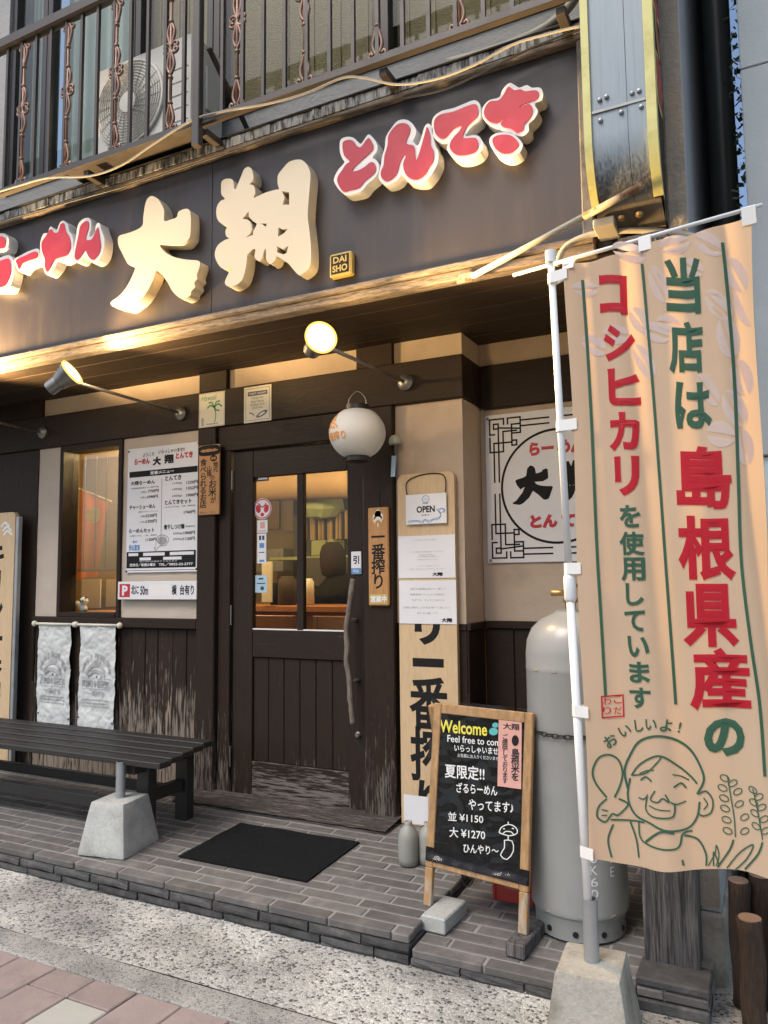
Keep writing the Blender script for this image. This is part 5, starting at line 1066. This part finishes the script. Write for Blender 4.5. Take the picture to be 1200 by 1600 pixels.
if bnor.y > 0: bnor = -bnor
bo = Vector((2.336, -1.303, 0))
def wave(s_, z):                                      # cloth waves, s_ in metres along the bar
    k = (2.35-z)/1.9
    e = .018*math.sin(s_*21+.6+z*1.2)*(.35+.65*k)+.009*math.sin(s_*43+z*2.3)*(1-.5*k)+.012*noise.noise((s_*3, z*1.6, 2))
    r_ = max(0, (s_-.52)/.12); e += -.03*r_*r_*(1-k*.4)
    return e+.010
def bmap(u, v, w=0):
    r = ray(u, v); p = CAM+r*((bo-CAM).dot(bnor)/r.dot(bnor)); s_ = (p-bo).dot(bdir); return p+bnor*(wave(s_, p.z)+w)
def edgeL(v): return 884+(v-415)*.0425+2*math.sin(v*.012)
def edgeR(v): return 1176+(v-350)*.037+4*math.sin(v*.008+1)
def cl(a, b):
    # top and bottom hems in pixels: the top follows the bar, the bottom sags
    vt = 416-(416-338)*a+7*math.sin(math.pi*a*2)**2; vb = 1340+32*a+6*math.sin(a*6)
    v = vt+(vb-vt)*b; return bmap(edgeL(v)+(edgeR(v)-edgeL(v))*a, v)
cloth = G().grid(lambda a, b: cl(a, b), 70, 150).obj('cloth', M['cloth'], nb_, True)
mxl = 9
g = G(bmap)
L3 = .0028
def ch(g, c, x0, y0, x1, y1, bold=.05, lean=.04, m=None):
    own = m is not None
    if own: g = G(bmap)
    vs, fs, (a, b, cc, d) = glyphs(c, bold); g._put(vs, fs, lambda x, y: (x0+(x-a)/(b-a)*(x1-x0)-lean*((y-cc)/(d-cc)-.5)*(y1-y0), y1-(y-cc)/(d-cc)*(y1-y0)), L3, mxl)
    if own: g.obj('character', M[m], cloth, True)
for c, r_ in zip('コシヒカリ', ((938, 432, 982, 494), (945, 510, 994, 566), (952, 578, 1003, 636), (953, 646, 1003, 706), (963, 714, 1004, 776))): ch(g, c, *r_, .045, m='redp')
for c, r_ in zip('島根県産', ((1058, 697, 1146, 796), (1061, 806, 1152, 907), (1067, 912, 1156, 1011), (1077, 1012, 1175, 1110))): ch(g, c, *r_, .034, m='redp')
for c, x, y in (('わ', 949, 1095), ('り', 949, 1110), ('こ', 965, 1093), ('だ', 965, 1110)): ch(g, c, x-6, y-6, x+6, y+6, .0)
g.stroke([(941, 1088), (973, 1086), (974, 1119), (942, 1121)], 2.2, True, 0, L3)
g.obj('red_seal', M['redp'], cloth)
g = G(bmap)
for c, r_ in zip('当店は', ((1040, 402, 1097, 491), (1046, 502, 1100, 585), (1056, 597, 1113, 671))): ch(g, c, *r_, .036, m='green')
for c, r_ in zip('を使用しています', ((971, 790, 1006, 825), (970, 831, 1012, 868), (972, 871, 1013, 908), (980, 911, 1011, 946), (977, 953, 1013, 986), (982, 993, 1019, 1026), (984, 1033, 1020, 1066), (984, 1073, 1021, 1106))): ch(g, c, *r_, .03, m='green')
ch(g, 'の', 1100, 1122, 1165, 1182, .05, m='green')
for c, x, y, ro in (('お', 954, 1157, .6), ('い', 976, 1142, .4), ('し', 1000, 1133, .15), ('い', 1021, 1130, 0), ('よ', 1044, 1132, -.15), ('!', 1063, 1136, -.2)): g.spin(c, x, y, 22, ro, .02, L3, -1, mxl)
def bfill(g, P, lift):
    loop = [[Vector((p[0], p[1], 0)) for p in P]]; g._put([(p[0], p[1], 0) for p in P], [tuple(t) for t in geometry.tessellate_polygon(loop)], lambda x, y: (x, y), lift, mxl)
def line(pts, w, closed=False): g.stroke(pts, w, closed, 8, L3)
line([(911, 438), (918, 540), (926, 680), (934, 860), (941, 980), (947, 1088)], 4.5); line([(1003, 412), (1011, 500), (1022, 620), (1034, 770), (1043, 900), (1057, 1100)], 4.5); line([(1131, 382), (1140, 470), (1150, 600), (1157, 760), (1162, 880), (1176, 1000), (1190, 1100), (1198, 1210)], 5)
F = lambda P: [(860+x/2.5, 760+y/2.5) for x, y in P]
for P, w_ in (([(300,1180),(288,1110),(310,1050),(350,995),(420,970),(490,985),(550,1030),(590,1100),(600,1150),(575,1200)], 3.6), ([(315,1130),(345,1090),(400,1055),(445,1048),(500,1085),(550,1130),(575,1160)], 2.8), ([(320,1130),(380,1115),(420,1080),(445,1050)], 2.2), ([(310,1140),(300,1200),(310,1250),(340,1290),(400,1310),(470,1335),(540,1330),(575,1290),(585,1230)], 3.2), ([(580,1200),(610,1190),(635,1225),(630,1270),(600,1285),(580,1275)], 2.6), ([(600,1215),(615,1240),(600,1260)], 2), ([(350,1120),(385,1105),(415,1100)], 2), ([(485,1120),(515,1128),(545,1145)], 2), ([(355,1145),(380,1130),(405,1145)], 2.8), ([(490,1170),(515,1155),(535,1175)], 2.8), ([(420,1180),(400,1215),(430,1225),(450,1210),(475,1225),(460,1195)], 2.4), ([(345,1215),(370,1218),(388,1198)], 2.2), ([(480,1225),(500,1235),(535,1225)], 2.2), ([(385,1205),(378,1255),(400,1278),(440,1285),(490,1280),(495,1230)], 2.6), ([(392,1240),(430,1252),(480,1258)], 1.8), ([(220,1215),(180,1160),(168,1110),(190,1060),(230,1048),(265,1070),(280,1120),(270,1170),(250,1215)], 3), ([(220,1220),(190,1250),(185,1290),(215,1310),(240,1280),(262,1285),(290,1260),(300,1240),(265,1220)], 2.8), ([(200,1262),(225,1268)], 2), ([(200,1285),(222,1285)], 2), ([(235,1302),(300,1305),(370,1310)], 2.8), ([(245,1320),(225,1380),(238,1450)], 3), ([(310,1310),(335,1380),(345,1450)], 3), ([(345,1310),(365,1385),(500,1405),(525,1350),(560,1340)], 2.8), ([(375,1385),(440,1340),(495,1345)], 3.6), ([(530,1355),(580,1375),(610,1430),(612,1478)], 3), ([(525,1448),(530,1470)], 3), ([(715,1380),(700,1420),(655,1485)], 3.2), ([(835,1380),(815,1430),(760,1495)], 3.2), ([(640,1480),(640,1425),(662,1480)], 2.2), ([(690,1490),(740,1430),(795,1395),(770,1450),(720,1500)], 2.4), ([(620,1478),(645,1430),(650,1400),(660,1440),(650,1480)], 2), ([(690,1130),(705,1220),(718,1300),(722,1370)], 2), ([(795,1175),(815,1260),(835,1370)], 2)): line(F(P), w_)
for x, y in ((680,1140),(672,1178),(678,1218),(682,1258),(688,1302),(692,1345),(712,1160),(732,1192),(738,1240),(760,1290),(760,1345),(795,1180),(820,1205),(798,1228),(832,1245),(803,1270),(842,1290),(808,1320),(848,1335)):
    (px, py), = F([(x, y)]); ro = .5 if x in (680, 672, 678, 682, 688, 692, 795, 798, 803, 808) else -.5
    line([(px+7.5*math.cos(q)*math.cos(ro)-4.5*math.sin(q)*math.sin(ro), py+7.5*math.cos(q)*math.sin(ro)+4.5*math.sin(q)*math.cos(ro)) for q in [k*1.047 for k in range(6)]], 1.7, True)
g.obj('green_print', M['green'], cloth)
g = G(bmap)
bi = 0
for x, y, a, b, ro in ((905,432,24,15,.1),(916,452,20,12,.1),(985,395,26,15,.3),(1030,445,30,14,1.2),(1055,382,24,15,-.2),(1110,385,26,16,.6),(1150,430,28,17,1.2),(1165,480,30,16,1.3),(905,520,22,15,.2),(930,540,22,14,.6),(900,580,18,13,.3),(1000,500,22,14,1.1),(1025,520,24,14,.5),(1008,565,30,13,1.1),(965,525,22,15,.2),(1108,610,30,14,1.0),(1140,530,32,17,1.4),(1125,480,28,16,.9),(1128,680,24,20,.4),(1150,640,30,17,1.2),(1160,590,28,16,1.4),(1045,505,18,12,.3),(1165,700,28,13,1.5),(1085,420,20,13,.7)):
    P = [(x+a*math.cos(q)*math.cos(ro)-b*math.sin(q)*math.sin(ro), y+a*math.cos(q)*math.sin(ro)+b*math.sin(q)*math.cos(ro)) for q in [k*.3307 for k in range(19)]]
    nn = .0010+.00003*bi; bi += 1
    for half in (0, 1):
        Q = [p for i, p in enumerate(P) if (i < 9) == (half == 0)]
        if min(p[0] for p in Q) > edgeL(y)+3 and max(p[0] for p in Q) < edgeR(y)-3: g = G(bmap); bfill(g, Q, nn); g.obj('pale_grain', M['bean'], cloth, True)
# tabs that tie the cloth to pole and bar
for u in (890, 1008, 1170):
    p = bmap(u, 410-(u-884)*.262); k = (p.x-BL_.x)/(BR_.x-BL_.x); q = BL_.lerp(BR_, k)
    g = G(); w_ = bdir*.019
    for a, b in ((p+bnor*.004-Vector((0, 0, .03)), q+bnor*.009+Vector((0, 0, .002))), (q+bnor*.009+Vector((0, 0, .002)), q+Vector((0, 0, .0085))), (q+Vector((0, 0, .0085)), q-bnor*.009), (q-bnor*.009, p-bnor*.004-Vector((0, 0, .03)))): g.quad(a-w_, a+w_, b+w_, b-w_)
    g.obj('loop_tab', M['white'], nb_)
for v in (430, 663, 888, 1112, 1333):
    p = bmap(edgeL(v)+1, v); q = pole(p.z); q.z = p.z; r_ = .0165; g = G(); rail_ = []
    for t in range(9):
        an = R(-70-220*t/8); rail_.append(q+(bdir*math.cos(an)-bnor*-1*math.sin(an))*r_)
    pts = [p+bnor*.005+bdir*.012]+[q+bnor*r_+bdir*.004, q+bnor*r_, q+(bnor-bdir).normalized()*r_, q-bdir*r_, q-(bnor+bdir).normalized()*r_, q-bnor*r_, q-bnor*r_+bdir*.004]+[p-bnor*.003+bdir*.012]
    for a, b in zip(pts[:-1], pts[1:]): g.quad(a-Vector((0, 0, .018)), b-Vector((0, 0, .018)), b+Vector((0, 0, .018)), a+Vector((0, 0, .018)))
    g.obj('side_tab', M['white'], nb_)
# ================================================================== inside the shop
def bx(name, u0, v0, u1, v1, y, d, m, label, cat, bev=.004, par=None):
    a, b = at(u0, v0, y), at(u1, v1, y)
    if par is not None: return box(name, a.x, b.x, y, y+d, b.z, a.z, M[m], par, bev)
    return box(name, a.x, b.x, y, y+d, b.z, a.z, M[m], None, bev, label=label, cat=cat)
ct = thing('counter', (0, 1.1, .02), 'orange wooden counter inside behind the door glass', 'counter')
a, b = at(392, 955, 1.1), at(560, 945, 1.1)
box('counter_top', -1.6, 1.15, 1.0, 1.45, 1.095, 1.14, M['orange_wood'], ct, .004); box('counter_front', -1.6, 1.15, 1.12, 1.15, .02, 1.094, M['orange_wood'], ct, .003)
def chair(x, y, label):
    t = thing('chair', (x, y, .02), label, 'chair', 'chairs at the counter')
    for sx in (-.19, .19): box('back_post', x+sx-.018, x+sx+.018, y-.02, y+.015, .02, 1.09, M['orange_wood'], t, .003); box('front_leg', x+sx-.018, x+sx+.018, y+.36, y+.395, .02, .46, M['orange_wood'], t, .003)
    box('top_rail', x-.171, x+.171, y-.018, y+.012, 1.0, 1.09, M['orange_wood'], t, .003); box('seat', x-.21, x+.21, y+.016, y+.40, .461, .49, M['orange_wood'], t, .004)
    for k in range(6): xx = x-.14+k*.056; box('back_slat', xx-.01, xx+.01, y-.01, y+.006, .49, .999, M['orange_wood'], t, 0)
chair(-.15, .60, 'slatted orange wooden chair seen through the left door pane'); chair(.42, .60, 'slatted orange wooden chair seen through the right door pane')
YK = 2.3
sh = thing('kitchen_shelf', at(500, 876, YK), 'pale green shelf inside with plastic boxes', 'shelf')
a, b = at(440, 880, YK), at(580, 868, YK); box('shelf_board', a.x, b.x, YK-.2, YK+.2, b.z-.03, b.z, M['lime'], sh, .004); box('shelf_back', a.x, b.x, YK+.2, YK+.22, b.z-.6, b.z+.9, M['room_dark'], sh, 0)
zsh = b.z
for i, (u0, v0, u1, lb) in enumerate(((487, 848, 510, 'pale green plastic box on the kitchen shelf'), (512, 846, 522, 'narrow pale green box beside the larger box'))):
    a, b = at(u0, v0, YK-.1), at(u1, 870, YK-.1); box('plastic_box', a.x, b.x, YK-.12, YK+.1, zsh+.001, a.z+.02, M['lime'], None, .012, label=lb, cat='box')
cu = thing('short_curtain', at(510, 845, YK+.02), 'striped short curtain hanging inside above the shelf', 'curtain')
a, b = at(470, 804, YK+.0), at(560, 845, YK+.0)
for k in range(20):
    x = a.x+(b.x-a.x)*k/20; wd = (b.x-a.x)/20
    G().grid(lambda p, q, x=x, k=k: Vector((x+wd*p, YK-.03-.02*math.sin(p*math.pi)-.01*(k % 2), b.z+.02+(a.z-b.z-.02)*q)), 4, 2).obj('pleat', M['kraft' if k % 3 else 'wood'], cu, True)
G().tube([(a.x, YK-.02, a.z), (b.x, YK-.02, a.z+.01)], .012, 8).obj('curtain_rod', M['kraft'], cu)
ba = thing('clear_bag', at(505, 803, YK), 'pale crumpled plastic bag above the curtain', 'bag')
pb = at(503, 790, YK-.1); g = G().lathe([(.02, -.12), (.14, -.11), (.19, -.04), (.17, .05), (.10, .10), (.03, .13), (0, .13)], pb, 14)
for v in g.bm.verts: v.co += Vector((1, .6, .7))*.03*noise.noise(v.co*9)
g.obj('bag', M['lime'], ba)
G().tube(catmull([at(395, 756, 1.9), at(450, 752, 1.9), at(500, 750, 1.9), at(560, 748, 1.9)], 3, False), .17, 20).obj('duct', M['kraft'], None, True, label='round tan duct under the ceiling inside', cat='duct')
bx('wall_paper', 398, 778, 436, 826, 3.2, .01, 'kraft', 'large tan paper sheet on the inner wall', 'poster', 0)
bx('wall_paper', 445, 770, 458, 830, 3.19, .01, 'room', 'narrow brown panel on the inner wall', 'panel', 0)
bx('shelf_unit', 400, 858, 442, 893, 2.6, .2, 'zinc', 'grey metal kitchen unit inside', 'cabinet')
bx('menu_strip', 409, 878, 424, 941, .98, .015, 'ivory', 'tall cream menu card standing on the counter', 'menu', .001)
def pot(u, vb, r_, h, m, name, label, cat):
    p = at(u, vb, 1.2); G().lathe([(r_*.9, 0), (r_, .01), (r_*.96, h*.45), (r_, h*.5), (r_*.92, h*.9), (r_*.7, h*.93), (r_*.7, h), (0, h)], (p.x, 1.2, 1.141), 20).obj(name, M[m], None, True, label=label, cat=cat)
pot(449, 940, .075, .22, 'bark', 'tea_urn', 'brown round container on the counter', 'container'); pot(481, 935, .05, .20, 'ivory', 'dispenser', 'cream dispenser on the counter by the mullion', 'dispenser'); pot(430, 940, .04, .17, 'jacket', 'dark_bottle', 'dark bottle on the counter', 'bottle')
bx('green_bag', 515, 965, 529, 981, .80, .06, 'limeg', 'bright green packet low behind the right pane', 'packet', .01)
bx('dark_kitchen', 470, 872, 560, 950, 2.0, .05, 'room_dark', 'dark kitchen panel behind the counter', 'panel', 0)
# person behind the counter, seen from the back, head bent
hp_ = at(521, 868, 1.72)
pe = thing('person', (hp_.x+.02, 1.78, .02), 'person in dark clothing with brown hair bending behind the counter', 'person')
g = G(); sk = [(hp_.x+.05, 1.80, .05, .10), (hp_.x+.05, 1.80, .55, .15), (hp_.x+.05, 1.80, .90, .17), (hp_.x+.04, 1.78, 1.15, .19), (hp_.x+.02, 1.76, 1.32, .20), (hp_.x, 1.73, 1.42, .13), (hp_.x, 1.72, 1.47, .06), (hp_.x, 1.72, hp_.z, .09), (hp_.x, 1.72, hp_.z+.06, .075), (hp_.x, 1.72, hp_.z+.10, .03)]
sk[5:7] = [(hp_.x+.01, 1.74, hp_.z-.20, .13), (hp_.x, 1.725, hp_.z-.14, .055)]; sk[4] = (hp_.x+.02, 1.76, hp_.z-.28, .20)
pts = catmull([s_[:3] for s_ in sk], 3, False); rs = catmull([(s_[3], 0, 0) for s_ in sk], 3, False)
g.tube(pts, [max(.02, r_.x) for r_ in rs], 16)
for sx in (-1, 1):
    sh_ = Vector((hp_.x+.02+sx*.17, 1.76, hp_.z-.27)); g.tube([sh_, sh_+Vector((sx*.06, -.08, -.24)), sh_+Vector((sx*-.02, -.30, -.30)), sh_+Vector((sx*-.03, -.38, -.29))], [.065, .05, .04, .03], 10)
    for q in range(5): hh = sh_+Vector((sx*(-.05+.016*q), -.40, -.295)); g.tube([hh, hh+Vector((0, -.035, -.008)), hh+Vector((0, -.055, -.025))], .008, 6)
g.obj('body', M['jacket'], pe, True)
hg = G().lathe([(.06, -.17), (.095, -.15), (.108, -.06), (.106, .02), (.088, .075), (.05, .108), (0, .116)], (hp_.x, 1.715, hp_.z), 18)
for v in hg.bm.verts: v.co += (v.co-Vector((hp_.x, 1.715, hp_.z)))*.12*noise.noise(v.co*25)
hg.obj('hair', M['hair'], pe, True)
# window sill: panda figure, green pot, papers behind the blind, orange sheet standing in for a banner's reflection
pd = at(131, 940, .13); pn = thing('panda_figure', (pd.x, .13, 1.126), 'tiny white and black panda figure on the window sill', 'figurine')
G().lathe([(.018, 0), (.026, .01), (.026, .03), (.016, .045), (.022, .05), (.030, .065), (.030, .08), (.018, .096), (0, .1)], (pd.x, .13, 1.126), 18).obj('body', M['white'], pn, True)
for sx in (-1, 1): G().lathe([(0, 0), (.009, .004), (.009, .010), (0, .014)], (pd.x+sx*.024, .128, 1.216), 10).obj('ear', M['dark'], pn, True); G().lathe([(0, 0), (.007, .002), (0, .005)], n=10, M=Matrix.Translation((pd.x+sx*.011+.01, .102, 1.198)) @ Matrix.Rotation(R(90), 4, 'X')).obj('eye_patch', M['dark'], pn, True)
G().box(pd.x-.028, pd.x+.028, .115, .145, 1.1255, 1.14, .006).obj('feet', M['dark'], pn)
p = at(119, 943, .15); G().lathe([(.03, 0), (.036, .02), (.034, .05), (.02, .07), (0, .072)], (p.x, .16, 1.126), 14).obj('green_pot', M['ceramic'], None, True, label='small green pot beside the panda figure', cat='pot')
box('window_shelf', -1.50, -.90, .111, .40, 1.09, 1.125, M['orange_wood'], B, .003)
ob = thing('banner_reflection', (-1.30, .32, 1.25), 'reflection of an orange banner with a yellow round mark, modelled as a sheet behind the bamboo blind', 'banner')  # solid sheet, rod and mark imitate a banner mirrored in the window glass
a = at(126, 765, .3); b = at(168, 786, .3); c_ = at(152, 900, .3); d_ = at(120, 905, .3)
G().grid(lambda p, q: (a.lerp(b, p)).lerp(d_.lerp(c_, p), q)+Vector((0, .01*math.sin(p*9), 0)), 14, 10).obj('cloth', M['reflected_orange'], ob, True)
pc = at(146, 805, .285); G(wallmap(.285)).ell(pc.x, pc.z, .075, .06, n=20).obj('round_mark', M['yellow_ink'], ob)
G().tube([a+Vector((-.02, 0, .01)), b+Vector((.04, 0, .01))], .006, 6).obj('rod', M['ivory'], ob)
bx('kitchen_poster', 128, 905, 156, 950, .55, .01, 'ivory', 'cream paper seen under the blind, left half', 'poster', 0); bx('kitchen_poster', 166, 905, 192, 948, .55, .01, 'ivory', 'cream paper seen under the blind, right half', 'poster', 0)
bx('inner_screen', 85, 680, 215, 985, .62, .02, 'room', 'tan screen behind the window sill', 'screen', 0)
# lit lamps in the shop
def bulb(x, y, z, e, label):
    t = B; G().lathe([(0, 0), (.05, .01), (.07, .05), (.05, .09), (.02, .11), (0, .11)], (x, y, z), 16).obj('ceiling_lamp', glow('warm_globe', (1, .72, .38), 6), t, True); G().tube([(x, y, z+.1), (x, y, 2.5)], .006, 6).obj('lamp_cord', M['dark'], t)
    l = bpy.data.lights.new('bulb', 'POINT'); l.energy = e; l.color = (1, .68, .34); l.shadow_soft_size = .08; o = bpy.data.objects.new('bulb', l); col.objects.link(o); o.location = (x, y, z-.1); o.parent = t; o.matrix_parent_inverse = Matrix.Translation(-t.location)
bulb(.0, 1.0, 2.3, 26, 'lit globe lamp hidden above the counter'); bulb(-1.1, .45, 2.34, 50, 'lit globe lamp behind the small window'); bulb(.75, 2.15, 2.25, 13, 'lit globe lamp in the kitchen')
